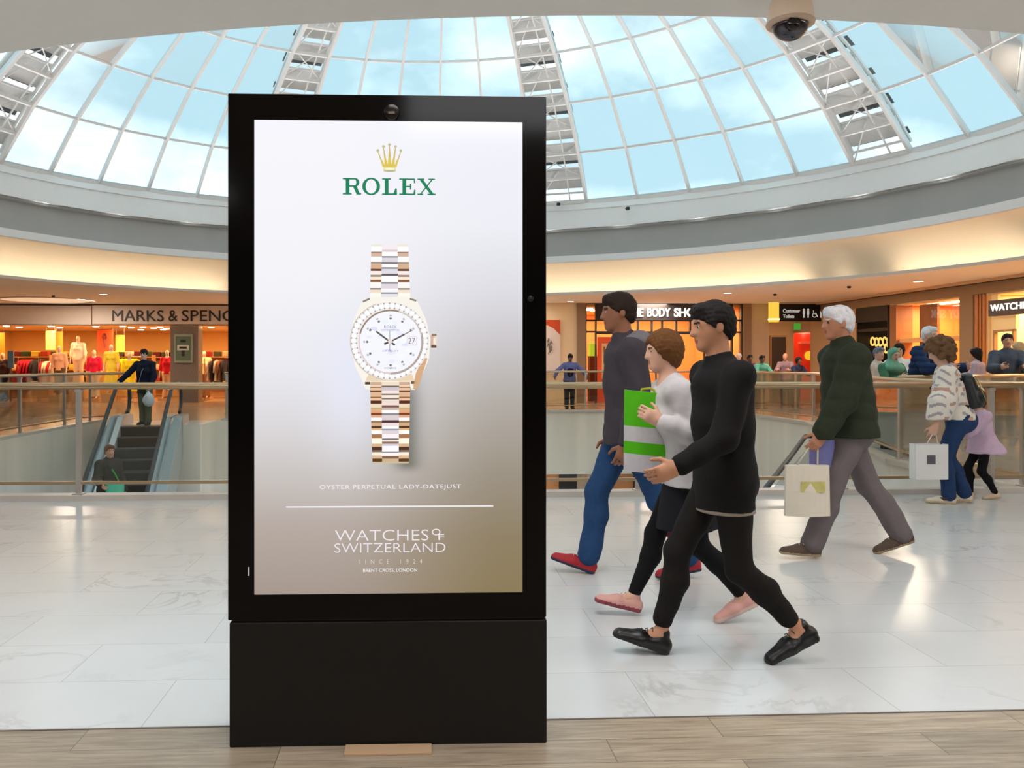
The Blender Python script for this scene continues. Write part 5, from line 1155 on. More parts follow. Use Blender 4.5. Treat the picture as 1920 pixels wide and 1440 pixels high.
# inside the clothes shop
def garment_mesh(w=.22, l=.75, hem=1.15, sleeve=True):
    mb = MB(); n = 10; prof = [(0, .045, .02), (.02, .10, .03), (.05, w, .03), (.16, w * .82, .04), (.4 * l, w * .78, .042), (l, w * hem, .045)]
    vs = [(a * math.cos(2 * PI * k / n), b * math.sin(2 * PI * k / n), -z) for z, a, b in prof for k in range(n)]
    mb.add(vs, [[i * n + k, i * n + (k + 1) % n, (i + 1) * n + (k + 1) % n, (i + 1) * n + k] for i in range(len(prof) - 1) for k in range(n)] + [list(range(n))])
    if sleeve:
        for q in (-1, 1): mb.tube([(q * w * .85, 0, -.07), (q * (w + .06), 0, -.28), (q * (w + .07), .01, -.46)], [.04, .036, .032], n=8)
    return mb
def rail_with(px0, px1, vd, zr, cols, names, desc):
    FM_ = Front(VM + vd); d = PU(px1, VM + vd) - PU(px0, VM + vd)
    r = FM_.root('garment_rail', desc, 'clothes rail', px0)
    mb = MB(); mb.tube([(0, 0, 0.02), (0, 0, zr), (d, 0, zr), (d, 0, .02)], .018, n=8); mb.build('frame', smat('rail steel', (150, 140, 126), rough=.3, metal=.7), r)
    mb = MB(); mb.box((0, 0, .02), (.06, .5, .03)); mb.box((d, 0, .02), (.06, .5, .03)); mb.build('foot', MATS['rail steel'], r)
    u0 = PU(px0, VM + vd); n = len(cols); proto = {}
    for i, c in enumerate(cols):
        k = 'rack %d %d %d' % c; loc = W(u0 + d * (.12 + .76 * (i + .5) / n), VM + vd, zr - .07)
        if c in proto:
            o = proto[c].copy(); COL.objects.link(o)
        else:
            o = garment_mesh().build('hanging_garment', cloth(k, c), smooth=True); proto[c] = o
        o.location = loc; o.rotation_euler = (0, 0, AL + 1.4)
        tag(o, names[c], 'garment', 'garments on ' + desc)
RED, CRM, BLK, YEL, BLU = (206, 26, 40), (226, 190, 150), (52, 42, 40), (238, 196, 20), (84, 104, 120)
rail_with(34, 72, .8, 1.55, [RED, RED, RED, RED, BLK], {RED: 'red garment hanging on the rail below the small blue sign', BLK: 'black garment at the end of the rail of red ones below the blue sign'}, 'steel clothes rail of red garments at the far left of the clothes shop')
rail_with(76, 108, 1.1, 1.5, [RED, CRM, CRM, RED, CRM], {RED: 'red garment hanging among cream ones', CRM: 'cream garment hanging on the rail beside the red ones'}, 'steel clothes rail of red and cream garments in the clothes shop')
rail_with(206, 266, 1.35, 1.6, [YEL] * 7, {YEL: 'yellow dress hanging on the rail behind the person in the navy jumper'}, 'steel clothes rail of yellow dresses in the clothes shop')
rail_with(384, 430, .9, 1.55, [CRM, BLK, CRM, (150, 90, 60), BLK], {CRM: 'cream garment on the rail right of the stone pillar', BLK: 'black garment on the rail right of the stone pillar', (150, 90, 60): 'brown garment on the rail right of the stone pillar'}, 'steel clothes rail right of the stone pillar')
def mannequin(label, px, vd, zb, topc, botc, H=1.72, dress=False, headless=False):
    u = PU(px, VM + vd); q = W(u, VM + vd, 0); J = skeleton(H, PI + AL, lean=0, arms=((4, 12, 14, 0), (-4, 12, 14, 0))); sh = Shape()
    torso(sh, J, 0, fem=True); legs_shape(sh, J)
    for s in 'LR': arm(sh, J, s); sh.cone(J['wr' + s], J['wr' + s] + J['hd' + s] * .09 * H, .014 * H, .008 * H, .01, w=J['F'], f=1.6)
    hs = J['hs']; sh.ball(J['HC'] - np.array([0, 0, .02]), (.30 * hs, .38 * hs, .47 * hs), .02, (J['R'], J['F'], J['U'])); sh.cone(J['N'], J['HC'], .03 * H, .03 * H, .02)
    for s in 'LR': sh.cone(J['ank' + s], J['toe' + s] + np.array([0, 0, .02]), .022 * H, .014 * H, .02)
    P, Q = sh.mesh(.02); o = np_mesh('mannequin', P, Q, smat('mannequin shell', (226, 190, 156), rough=.4)); o.location = (q.x, q.y, zb); tag(o, label, 'mannequin', 'mannequins in the clothes shop')
    J['o'] = o; J['res'] = .02
    if dress:
        sh = top_shape(J, g=.018, hem=0, upto=0, fem=True); sh.p = [w for w in sh.p if w[10] != -2]; sh.cone(J['P'], J['P'] - np.array([0, 0, .55]), .13, .24, .03, w=J['R'], f=1.1); sh.cut(J['P'] - np.array([0, 0, .55]), (0, 0, -1)); garment(J, 'dress', sh, cloth('cloth %d %d %d' % topc, topc))
    else:
        garment(J, 'top', top_shape(J, g=.02, hem=.03, upto=.4, fem=True), cloth('cloth %d %d %d' % topc, topc)); trousers(J, cloth('cloth %d %d %d' % botc, botc), g=.016, upto=.97, flare=.03)
    mb = MB(); mb.box((0, 0, -zb / 2 + .0), (.5, .5, max(zb, .02))); 
    if zb > .05: mb.build('plinth', smat('display plinth', (206, 160, 110), rough=.5), o)
    return J
mannequin('mannequin in a cream two piece standing tall on a plinth left of the orange banner', 147, .9, .62, (246, 226, 186), (230, 190, 140))
mannequin('mannequin in a red top and pale trousers below the orange banner', 177, .7, .12, (224, 30, 60), (206, 186, 160))
mannequin('mannequin in an apricot top between the red garments and the tall plinth', 112, .35, .25, (246, 172, 124), (110, 82, 54))
mannequin('mannequin in a yellow dress right of the orange banner', 209, .3, .30, (244, 206, 60), None, dress=True)
mannequin('mannequin in a full yellow dress just left of the person in the navy jumper', 243, .3, .02, (248, 208, 24), None, dress=True)
mannequin('mannequin in a red top beside the stone pillar', 314, .8, .12, (208, 24, 34), (226, 170, 120))
mannequin('mannequin in brown at the far left end of the clothes shop', 6, .9, .02, (70, 46, 40), (48, 40, 40))
mannequin('mannequin in a sand top seen right of the stone pillar', 384, 1.6, .1, (232, 180, 120), (150, 96, 60))
def banner(label, px0, px1, y0, y1, vd, col, name='hanging_banner', cat='banner', mark=None):
    F = Front(VM + vd); r = F.root(name, label, cat, (px0 + px1) / 2, y1)
    mb = MB(); F.box(mb, px0, px1, y0, y1, -.015, .015); mb.build('panel', smat('banner %d %d %d' % col, col, rough=.6, var=.18, nscale=1.2), r)
    mb = MB(); F.box(mb, px0 - .5, px1 + .5, y0 - .8, y0, -.02, .02); mb.tube([F.P(px0 + 1, y0, 0), F.P(px0 + 1, 606, 0)], .008, n=5); mb.tube([F.P(px1 - 1, y0, 0), F.P(px1 - 1, 606, 0)], .008, n=5); mb.build('hanger', MATS['rail steel'], r)
    if mark:
        mb = MB(); cx_, cy_ = (px0 + px1) / 2, y0 * .7 + y1 * .3
        for k in range(12):
            a = 2 * PI * k / 12; b2 = 2 * PI * (k + 1) / 12; mb.tube([F.P(cx_ + 3.6 * math.cos(a), cy_ + 5 * math.sin(a), -.03), F.P(cx_ + 3.6 * math.cos(b2), cy_ + 5 * math.sin(b2), -.03)], .03, n=5)
        mb.tube([F.P(cx_, cy_ + 5, -.03), F.P(cx_ + 1, cy_ + 20, -.03)], .04, n=5); mb.build('printed_mark', smat('brown print', (120, 50, 30)), r)
    return r
banner('orange hanging banner with a loop drawing in the clothes shop window', 182, 212, 618, 662, 1.4, (248, 92, 40), mark=True)
banner('pale yellow hanging banner at the left of the clothes shop', 86, 104, 620, 656, 1.6, (250, 226, 120))
banner('amber hanging banner beside the pale yellow one', 105, 118, 622, 668, 1.9, (206, 150, 40))
banner('orange and yellow banner cut by the left edge of the view', -14, 9, 624, 676, 1.2, (250, 160, 20))
banner('lime yellow hanging banner right of the orange one', 217, 234, 628, 660, 1.9, (216, 206, 90))
r = Front(VM + .5).root('standing_sign', 'small blue standing sign among the red garments', 'sign', 20); F = Front(VM + .5); F.u0, F.z0, F.dv = PU(20, VM + .5), 0, 0
mb = MB(); F.box(mb, 15, 26, 658, 690, -.03, .03); mb.build('panel', smat('slate blue', (84, 112, 132), rough=.5), r)
mb = MB(); F.box(mb, 19, 22, 690, 750, -.02, .02, floor=True); mb.build('post', MATS['rail steel'], r)
for i, (px, vd) in enumerate(((252, 4.0), (304, 5.9), (60, 3.8), (130, 4.6), (400, 3.6))):
    F = Front(VM + vd); r = F.root('display_shelf', ['low display shelves behind the yellow dresses', 'display shelves stacked with dark boxes by the pillar', 'display shelves behind the red garments', 'display shelves behind the tall cream mannequin', 'pale display shelves right of the stone pillar'][i], 'shelf unit', px)
    M_sh = smat('shelf wood', (196, 140, 84), rough=.5); mb = MB()
    for z in (.05, .6, 1.1, 1.6): mb.box((0, 0, z), (1.5, .45, .04))
    mb.build('shelf', M_sh, r); mb = MB(); mb.box((0, .22, .85), (1.5, .03, 1.6)); mb.build('back_panel', M_sh, r)
    for q in (-1, 1): mb = MB(); mb.box((q * .74, 0, .85), (.03, .45, 1.65)); mb.build('side_panel', M_sh, r)
    cc_ = [(110, 40, 34), (60, 70, 44), (214, 178, 60), (176, 60, 40), (90, 84, 60), (226, 200, 150)]
    proto = {}
    for z in (.62, 1.12, 1.62):
        for q in range(4):
            c = cc_[(q + i + int(z * 3)) % 6]
            if (c) in proto: o = proto[c].copy(); COL.objects.link(o)
            else: mb = MB(); mb.box((0, 0, .1), (.28, .3, .2)); o = mb.build('folded_clothes', cloth('fold %d %d %d' % c, c), bevel=.03); proto[c] = o
            o.location = W(PU(px, VM + vd) - .54 + q * .36, VM + vd - .05, z); o.rotation_euler = (0, 0, AL); tag(o, 'folded clothes on the ' + r['label'], 'clothes', 'folded clothes on the ' + r['label'])
M_spot = glow('warm spotlight', (255, 240, 200), 9)
def spot(label, F, px, py, grp, size=.16):
    q = F.P if False else None
    u = PU(px, F.v); z = PZ(px, py, F.v); mb = MB(); mb.lathe([(0.0001, 0), (size * .5, 0), (size * .55, .03)], n=14)
    r = thing('downlight', label, 'downlight', W(u, F.v, z), 0, grp); mb.build('lamp', M_spot, r, smooth=True)
    mb = MB(); mb.lathe([(size * .56, 0), (size * .7, 0), (size * .7, .045), (size * .56, .045)], n=14); mb.build('ring', M_bar, r, smooth=True); return r
for i, (px, vd) in enumerate(((12, 1.4), (36, 2.2), (96, 1.5), (112, 2.6), (180, 1.6), (230, 1.4), (246, 2.4), (268, 2.0), (288, 2.8), (300, 1.8), (312, 3.2), (306, 4.2), (264, 4.4), (396, 2.0))):
    F = Front(VM + vd); mb = MB(); mb.lathe([(0.0001, 0), (.10, 0), (.12, .05), (.0001, .06)], n=14); r = thing('downlight', 'small bright spotlight under the ceiling of the clothes shop', 'downlight', W(PU(px, VM + vd), VM + vd, zs + .02), 0, 'spotlights in the clothes shop'); mb.build('lamp', M_spot, r, smooth=True)

# far wall right of the totem: poster wall, cosmetics shop, passage
FB = Front(VS)
wallbox('wall_far', PU(600, VS), PU(1081, VS), VS, VS + .3, 0, 3.4, smat('cream far wall', (246, 224, 190), rough=.7, var=.03))
r = FB.root('wall_poster', 'white poster with a red and orange top on the cream wall beside the totem', 'poster', 1030, 700)
mb = MB(); FB.box(mb, 1000, 1050, 600, 700, -.04, -.001); mb.build('panel', smat('poster white', (232, 220, 216), rough=.5), r)
mb = MB(); mb.prism([(1000, 600), (1050, 600), (1050, 628), (1038, 616), (1026, 610), (1000, 607)], 0, .006, lambda a, b, d: FB.P(a, b, -.041 - d)); mb.build('red_print', smat('red orange print', (214, 84, 44), rough=.5, var=.4, nscale=1.2), r)
mb = MB()
rr = random.Random(4)
for k in range(16): a, b = rr.uniform(1026, 1034), 634 + k * 1.6; mb.tube([FB.P(a, b, -.045), FB.P(a + rr.uniform(-3, 3), b + 6, -.045)], .02, n=4)
mb.build('grey_print', smat('grey print', (140, 134, 124)), r)
M_pil = smat('brown pilaster', (150, 124, 98), rough=.5, var=.05)
wallbox('trim_9', PU(1081, VS), PU(1097, VS), VS - .12, VS + .3, 0, 3.4, M_pil); wallbox('trim_10', PU(1391, VS), PU(1407, VS), VS - .12, VS + .3, 0, 3.4, M_pil)
wallbox('wall_right_of_shop', PU(1407, VS), PU(1442, VS), VS, VS + 4.5, 0, 3.4, smat('beige far wall', (214, 190, 164), rough=.7, var=.03))
u0, u1 = PU(1097, VS), PU(1391, VS)
shop_room('cosmetics', u0, u1, VS + .15, VS + 5, 3.3, smat('cosmetics wall', (214, 150, 90), rough=.7, var=.1, nscale=.7), [(u0 + 1 + i * 1.7, VS + w, p, ORANGE) for i in range(3) for w, p in ((1.2, 80), (3.6, 70))])
r = FB.root('shopfront', 'dark cosmetics shopfront with white lettering and a row of small lit panes', 'shopfront', 1244)
M_fr = smat('near black frame', (34, 28, 26), rough=.5)
mb = MB(); FB.box(mb, 1118, 1372, 569, 601, -.08, .1); sb = mb.build('sign_board', smat('charcoal sign', (44, 36, 34), rough=.5), r)
M_wl = glow('white sign letters', (255, 250, 240), 1.25)
for t, x0, x1 in (('THE', 1174, 1205), ('BODY', 1212, 1256), ('SHOP', 1262, 1312)): FB.text('lettering', t, M_wl, sb, x0, 577.5, x1, 594.5, -.08, depth=.04, bold=.035)
mb = MB()
for x in (1098, 1117, 1372, 1390): FB.box(mb, x - 1.2, x + 1.2, 569, 750, -.06, .08, floor=True)
for a, b, y, h in ((1098, 1390, 569.5, 1.5), (1098, 1118, 601, 1.5), (1098, 1118, 622, 1.5), (1372, 1390, 601, 1.5), (1372, 1390, 623, 1.5), (1118, 1372, 624, 3), (1118, 1372, 601, 1.5)): FB.box(mb, a, b, y - h, y + h, -.05, .08)
for x in (1144, 1170, 1196, 1222, 1241.5, 1268, 1294, 1320, 1346): FB.box(mb, x - 1.4, x + 1.4, 601, 624, -.04, .08)
for x in (1168, 1320): FB.box(mb, x - 1.2, x + 1.2, 624, 750, -.04, .06, floor=True)
mb.build('frame', M_fr, r)
gm = glass_mat('shop glass', (.97, .97, .96), refl=.0, fres=.08)
for x0, x1 in ((1119, 1167), (1321, 1371), (1099, 1116), (1373, 1389)):
    mb = MB(); FB.box(mb, x0, x1, 625, 750, .0, .01, floor=True); mb.build('pane', gm, r)
FI = Front(VS + .45)
r = FI.root('poster_stand', 'orange framed poster standing in the cosmetics shop window', 'poster stand', 1144)
mb = MB(); FI.box(mb, 1120, 1168, 632, 745, -.03, .03, floor=True); mb.build('frame', smat('orange frame', (232, 86, 40), rough=.5, emit=.25), r)
mb = MB(); FI.box(mb, 1128, 1160, 644, 710, -.045, -.031); mb.build('sheet', smat('cream sheet', (236, 196, 140), rough=.6, emit=.2), r)
mb = MB()
for k in range(5): FI.box(mb, 1131 + k * 5.5, 1134 + k * 5.5, 650, 662 + (k % 3) * 4, -.05, -.046); FI.box(mb, 1131 + k * 5.5, 1134 + k * 5.5, 672, 682 + (k * 2 % 3) * 3, -.05, -.046)
mb.build('printed_figures', smat('brown figures', (170, 96, 56)), r)
FI = Front(VS + 1.2)
r = FI.root('display_case', 'lime green lit display case in the narrow left pane of the cosmetics shop', 'display case', 1110); mb = MB(); FI.box(mb, 1105, 1117, 644, 668, -.2, .2); mb.build('lit_panel', glow('lime light', (190, 214, 50), .8), r); mb = MB(); FI.box(mb, 1104, 1118, 668, 750, -.22, .22, floor=True); mb.build('cabinet', smat('dark cabinet', (66, 44, 30)), r)
r = FI.root('product_table', 'table of white products in the middle of the cosmetics shop', 'display table', 1320); mb = MB(); FI.box(mb, 1304, 1340, 689, 692, -.4, .4); mb.build('table_top', M_sh, r)
for q in (1306, 1338): mb = MB(); FI.box(mb, q - 1, q + 1, 692, 750, -.35, .35, floor=True); mb.build('leg', M_sh, r)
rr = random.Random(9); u_, v_ = PU(1322, VS + 1.2), VS + 1.2; zt = PZ(1322, 689, VS + 1.2)
bp = None
for k in range(14):
    c = [(246, 236, 226), (240, 170, 130), (250, 226, 200)][k % 3]; mb = MB(); mb.lathe([(.05, 0), (.055, .02), (.055, .14), (.02, .17), (.02, .2)], n=10); o = mb.build('bottle', smat('bottle %d' % c[1], c, rough=.4), smooth=True); o.location = W(u_ - .35 + (k % 7) * .105, v_ - .2 + .2 * (k // 7), zt); tag(o, ['white', 'peach', 'cream'][k % 3] + ' bottle on the table in the cosmetics shop', 'bottle', ['white', 'peach', 'cream'][k % 3] + ' bottles in the cosmetics shop')
for i, px in enumerate((1106, 1103, 1112, 1236, 1258, 1284, 1310)):
    F = Front(VS + 1.0 + .4 * (i % 3)); mb = MB(); mb.lathe([(.0001, 0), (.09, 0), (.1, .06), (.0001, .07)], n=12); r = thing('downlight', 'small warm spotlight inside the cosmetics shop', 'downlight', W(PU(px, F.v), F.v, 3.24), 0, 'spotlights in the cosmetics shop'); mb.build('lamp', M_spot, r, smooth=True)
wallbox('wall_side_right', 15.6, 15.8, -9, 17, 0, 3.4, smat('cream far wall', (246, 224, 190)))
wallbox('wall_side_left', -22.2, -22, -9, VM, 0, 3.4, smat('cream far wall', (246, 224, 190)))
wallbox('wall_far_left', -34, uL - .6, VM + .12, VM + .4, 0, 3.4, smat('cream far wall', (246, 224, 190)))
# passage
wallbox('wall_passage', PU(1442, VS), PU(1700, VS + 4.5), VS + 4.5, VS + 4.6, 0, 3.4, smat('passage wall', (206, 170, 126), rough=.7, var=.04))
area(W(PU(1500, VS + 2), VS + 2, 3.3), 1.2, 60, (1, .74, .45))
FP = Front(VS + 4.4)
r = FP.root('door_1', None, None, 1459); r['kind'] = 'structure'; mb = MB(); FP.box(mb, 1446, 1473, 632, 746, 0, .08, floor=True); mb.build('leaf', smat('dark brown door', (66, 50, 34), rough=.5), r); mb = MB(); FP.box(mb, 1444, 1446, 630, 746, -.03, .09, floor=True); FP.box(mb, 1473, 1475, 630, 746, -.03, .09, floor=True); FP.box(mb, 1444, 1475, 629, 632, -.03, .09); mb.build('door_frame', smat('door frame', (190, 150, 104)), r); mb = MB(); mb.box(FP.P(1470, 700, -.04), (.14, .06, .03)); mb.build('handle', MATS['rail steel'], r)
r = FP.root('exit_sign', 'small green lit exit sign above the passage', 'exit sign', 1488, 619, dv=-.3); mb = MB(); FP.box(mb, 1482, 1494, 607, 619, -.35, -.3); mb.build('lit_panel', glow('exit green', (60, 150, 40), 1.0), r); mb = MB(); mb.tube([FP.P(1488, 607, -.32), Vector((FP.P(1488, 588, -.32).x, FP.P(1488, 588, -.32).y, 3.395 - FP.z0))], .012, n=6); mb.build('hanger', MATS['rail steel'], r)
FT = Front(VS + 2.2)
r = FT.root('display_column', 'round red lit display column with a yellow disc in the passage', 'display column', 1511); a_, b_ = FT.P(1490, 626, 0), FT.P(1532, 626, 0); rad = (b_.x - a_.x) / 2
mb = MB(); mb.lathe([(rad, 0), (rad, a_.z), (rad * .9, a_.z + .03)], n=32, c=((a_.x + b_.x) / 2, 0, 0)); mb.build('drum', smat('red display drum', (210, 40, 16), rough=.3, emit=.5, var=.25, nscale=1.5), r, smooth=True)
mb = MB(); mb.lathe([(.17, 0), (.17, .04), (.0001, .05)], n=20, c=FT.P(1507, 667, -rad - .0), axis='Y'); mb.build('yellow_disc', glow('yellow disc', (250, 190, 40), 1.0), r)
mb = MB(); FT.box(mb, 1492, 1530, 641, 645, -rad - .02, 0); mb.build('pale_band', smat('orange band', (250, 120, 70), emit=.3), r)
FH = Front(VS - .6)
r = FH.root('hanging_sign', 'black hanging wayfinding sign with a yellow end over the passage', 'sign', 1500, 603)
mb = MB(); FH.box(mb, 1459, 1560, 570, 602.5, -.08, .08); pb = mb.build('panel', M_black, r)
mb = MB(); FH.box(mb, 1443, 1458.5, 567, 604, -.1, .1); mb.build('yellow_end', glow('yellow lamp box', (255, 206, 74), 1.0), r)
mb = MB(); FH.box(mb, 1442, 1460, 597, 600.5, -.11, .11); mb.build('lamp_edge', glow('pale lamp edge', (255, 240, 180), 1.2), r)
M_w2 = glow('sign white', (206, 196, 186), .8)
FH.text('lettering', 'Customer', M_w2, pb, 1466, 579.5, 1498, 586.5, -.08, depth=.02, bold=.02); FH.text('lettering', 'Toilets', M_w2, pb, 1466, 590, 1487, 596.5, -.08, depth=.02, bold=.02)
mb = MB()
for x in (1505, 1513): mb = MB(); FH.box(mb, x - 1.8, x + 1.8, 583, 590, -.1, -.08); FH.box(mb, x - 1.1, x + 1.1, 590, 596, -.1, -.08); mb.lathe([(.035, 0), (.035, .02), (.0001, .021)], n=12, c=FH.P(x, 581, -.08), axis='Y'); mb.build('pictogram', M_w2, pb)
mb = MB()
for k in range(14):
    a = -1.2 + k * .36; b2 = a + .36; mb.tube([FH.P(1525 + 4 * math.cos(a), 591 + 4 * math.sin(a), -.09), FH.P(1525 + 4 * math.cos(b2), 591 + 4 * math.sin(b2), -.09)], .012, n=4)
mb.tube([FH.P(1523, 582, -.09), FH.P(1523.5, 589, -.09), FH.P(1528, 589, -.09), FH.P(1531, 595, -.09)], .014, n=5); mb.build('pictogram', M_w2, pb)
mb = MB(); FH.box(mb, 1536, 1539, 584, 596, -.1, -.08); mb.build('pictogram', M_w2, pb)
for x in (1452, 1548): mb = MB(); mb.tube([FH.P(x, 570, 0), FH.P(x, 562, 0)], .015, n=6); mb.build('hanger', M_black, r)

# ------------------------------------------------------------------ right hand run of shops
RX0, RK = 12.15, .0863
def RWp(px): Y = (RX0 + RK * 29.5) / ((px - CX) / F_PX + RK); return Vector((RX0 + RK * (29.5 - Y), Y, 0))
Rdir = (RWp(1900) - RWp(1600)).normalized(); Rn = Vector((-Rdir.y, Rdir.x, 0))     # Rdir towards the viewer, Rn out of the hall?
if Rn.x < 0: Rn = -Rn
RROT = Matrix((Rdir, Rn, Vector((0, 0, 1)))).transposed()
class RFront:
    def __init__(s, off=0.0): s.off = off
    def root(s, name, label, cat, px, group=None):
        o = RWp(px); s.o = o; r = thing(name, label, cat, o, math.atan2(Rdir.y, Rdir.x), group); return r
    def L(s, px): return (RWp(px) - s.o).dot(Rdir)
    def Z(s, px, py): return H0 - (py - HZ) / F_PX * RWp(px).y
    def box(s, mb, px0, px1, z0, z1, d0, d1, mi=0): mb.span((s.L(px0), d0, z0), (s.L(px1), d1, z1), mi); return mb
# local y axis of a root with rotz = angle(Rdir) points to the left of Rdir, i.e. out of the hall
def rstruct(name, px0, px1, z0, z1, d0, d1, m):
    mb = MB(); a, b = RWp(px0), RWp(px1); L = (b - a).length; mb.span((0, d0, z0), (L, d1, z1)); o = struct(mb.build(name, m)); o.location = a; o.rotation_euler = (0, 0, math.atan2(Rdir.y, Rdir.x)); return o
M_beam = smat('taupe beam', (150, 124, 92), rough=.6, var=.05)
rstruct('trim_11', 1519, 2300, 3.06, 3.32, -.02, .4, M_beam); rstruct('trim_12', 1519, 2300, 3.33, 3.40, -.18, .3, smat('beige ledge', (214, 182, 146), rough=.7))
rstruct('trim_13', 1519, 2300, 3.32, 3.33, -.1, .3, M_fdark)
rstruct('trim_14', 1801, 1826, 0, 3.06, -.03, .5, M_beam)
rstruct('wall_right', 1519, 1606, 0, 3.06, 0, .3, smat('beige right wall', (200, 164, 122), rough=.7))
def rroom(n, px0, px1, depth, wm, lamps):
    a, b = RWp(px0), RWp(px1); ang = math.atan2(Rdir.y, Rdir.x); L = (b - a).length
    rstruct('wall_%s' % n, px0, px1, 0, 3.06, depth, depth + .1, wm); rstruct('floor_%s' % n, px0, px1, .002, .012, 0, depth, M_shopfloor); rstruct('ceiling_%s' % n, px0, px1, 3.02, 3.06, .02, depth, M_shopceil)
    for q, p_ in (('a', a), ('b', b)):
        mb = MB(); mb.span((-.04, .05, 0), (.04, depth, 3.04)); o = struct(mb.build('wall_%s_%s' % (n, {'a': 'far', 'b': 'near'}[q]), wm)); o.location = p_; o.rotation_euler = (0, 0, ang)
    for (f, d, p, c) in lamps: area(a + Rdir * L * f + Rn * d + Vector((0, 0, 3.0)), .8, p, c)
rroom('dark_shop', 1607, 1667, 3, smat('dark interior', (40, 30, 22), rough=.7), [(.5, 1.5, 6, ORANGE)])
rroom('jewel_shop', 1668, 1800, 3.5, smat('honey timber', (206, 134, 66), rough=.5, var=.15, nscale=1.2), [(.3, 1.2, 85, ORANGE), (.75, 1.2, 110, ORANGE), (.6, 2.8, 60, ORANGE)])
rroom('watch_shop', 1848, 2300, 3.5, smat('cream watch wall', (240, 206, 150), rough=.6, var=.08), [(.12, 1.0, 90, (1, .76, .42)), (.35, 1.4, 120, (1, .76, .42)), (.7, 1.4, 120, (1, .7, .36))])
RF = RFront()
r = RF.root('shopfront', 'dark shopfront with a black sign and golden letters behind the green jacket', 'shopfront', 1607)
mb = MB(); RF.box(mb, 1607, 1667, RF.Z(1640, 603), 3.05, -.04, .2); mb.build('sign_board', M_black, r)
mb = MB(); RF.box(mb, 1607, 1609, 0, 2.7, -.02, .2); RF.box(mb, 1665.5, 1667.5, 0, 3.05, -.03, .2); RF.box(mb, 1607, 1667, 2.32, 2.4, -.02, .15); mb.build('frame', M_fr, r)
mg = glow('golden neon', (255, 214, 110), 1.1)
mb = MB()
rr = random.Random(2)
for px, py in ((1613, 640), (1620, 641), (1627, 641), (1635, 640), (1643, 640), (1650, 641), (1638, 654), (1650, 658)):
    zc = RF.Z(px, py); x = RF.L(px); s_ = .12
    mb.tube([(x + s_ * .8 * math.cos(a), .4, zc + s_ * math.sin(a)) for a in [.5 + i * .5 for i in range(11)]], .028, n=6)
mb.build('golden_lettering', mg, r, smooth=True)
r = RF.root('shopfront', 'warm timber jewellery shopfront with a glowing shelf, left of the brown pilaster', 'shopfront', 1668)
mb = MB(); RF.box(mb, 1668, 1680, 0, 3.04, .0, .5); RF.box(mb, 1708, 1741, RF.Z(1724, 660), 2.98, .25, .32); mb.build('timber_panel', smat('brown timber', (150, 96, 52), rough=.5, var=.15, stretch=(1, 1, .2)), r)
mb = MB(); RF.box(mb, 1670, 1800, RF.Z(1740, 640), RF.Z(1740, 632), .1, .5); RF.box(mb, 1670, 1800, 0, .9, .1, .6); mb.build('counter', smat('pale counter', (232, 180, 120), rough=.4), r)
mb = MB(); RF.box(mb, 1744, 1790, RF.Z(1765, 602.5), RF.Z(1765, 597), .9, 1.0); mb.build('glowing_shelf', glow('amber strip', (255, 200, 60), 1.3), r)
for x0, x1 in ((1681, 1707), (1742, 1799)): mb = MB(); RF.box(mb, x0, x1, .92, 2.98, .05, .06); mb.build('pane', gm, r)
r = RF.root('light_cluster', 'cluster of small glass lights inside the jewellery shop', 'light', 1763)
for k, (dx, dz) in enumerate(((-3, 577), (3, 572), (-1, 582), (4, 580), (0, 575))):
    mb = MB(); mb.lathe([(.0001, -.05), (.05, 0), (.0001, .05)], n=10, c=(RF.L(1763 + dx), 1.6, RF.Z(1763, dz) - .1)); mb.build('bulb', M_spot, r, smooth=True)
mb = MB(); mb.tube([(0, 1.6, 3.0), (0, 1.6, 2.75)], .01, n=5); mb.build('stem', M_black, r)
for k in range(9):
    o = RFront(); px = 1706 + k * 11; q = RWp(px); mb = MB(); mb.lathe([(.0001, 0), (.07, 0), (.085, .05), (.0001, .06)], n=12); r = thing('downlight', 'small bright spotlight along the top of the jewellery shopfront', 'downlight', q + Rn * .6 + Vector((0, 0, 2.965)), 0, 'spotlights along the jewellery shopfront'); mb.build('lamp', M_spot, r, smooth=True)
for k in range(5):
    px = 1884 + k * 11; q = RWp(px); mb = MB(); mb.lathe([(.0001, 0), (.07, 0), (.085, .05), (.0001, .06)], n=12); r = thing('downlight', 'small bright spotlight along the top of the watch shopfront', 'downlight', q + Rn * .6 + Vector((0, 0, 2.97)), 0, 'spotlights along the watch shopfront'); mb.build('lamp', M_spot, r, smooth=True)
r = RF.root('shopfront', 'glowing cream watch shopfront with a dark sign at the right edge', 'shopfront', 1827)
mb = MB()
for x0, x1 in ((1827, 1833), (1836, 1839), (1842, 1846)): RF.box(mb, x0, x1, 0, 3.05, .0, .12)
mb.build('timber_fins', smat('amber timber', (190, 116, 48), rough=.4, var=.2), r)
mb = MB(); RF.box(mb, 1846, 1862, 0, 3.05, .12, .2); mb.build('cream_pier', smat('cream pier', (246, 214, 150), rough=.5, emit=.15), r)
mb = MB(); RF.box(mb, 1862, 1990, RF.Z(1890, 591), RF.Z(1890, 561.5), -.12, .05); sb = mb.build('sign_board', smat('brown grey sign', (78, 66, 58), rough=.5), r)
x0, x1 = RF.L(1866.5), RF.L(1942); text_obj('lettering', 'WATCHES', M_wl, sb, (x0, RF.Z(1890, 582), x1, RF.Z(1890, 569)), lambda a, b, d: Vector((a, -.12 - d, b)), depth=.02, bold=.01)
mb = MB(); RF.box(mb, 1862, 1897, RF.Z(1880, 618), RF.Z(1880, 591), .1, .18); mb.build('cream_panel', MATS['cream pier'], r); mb = MB(); RF.box(mb, 1862, 1897, 0, .8, .1, .18); mb.build('cream_panel', MATS['cream pier'], r)
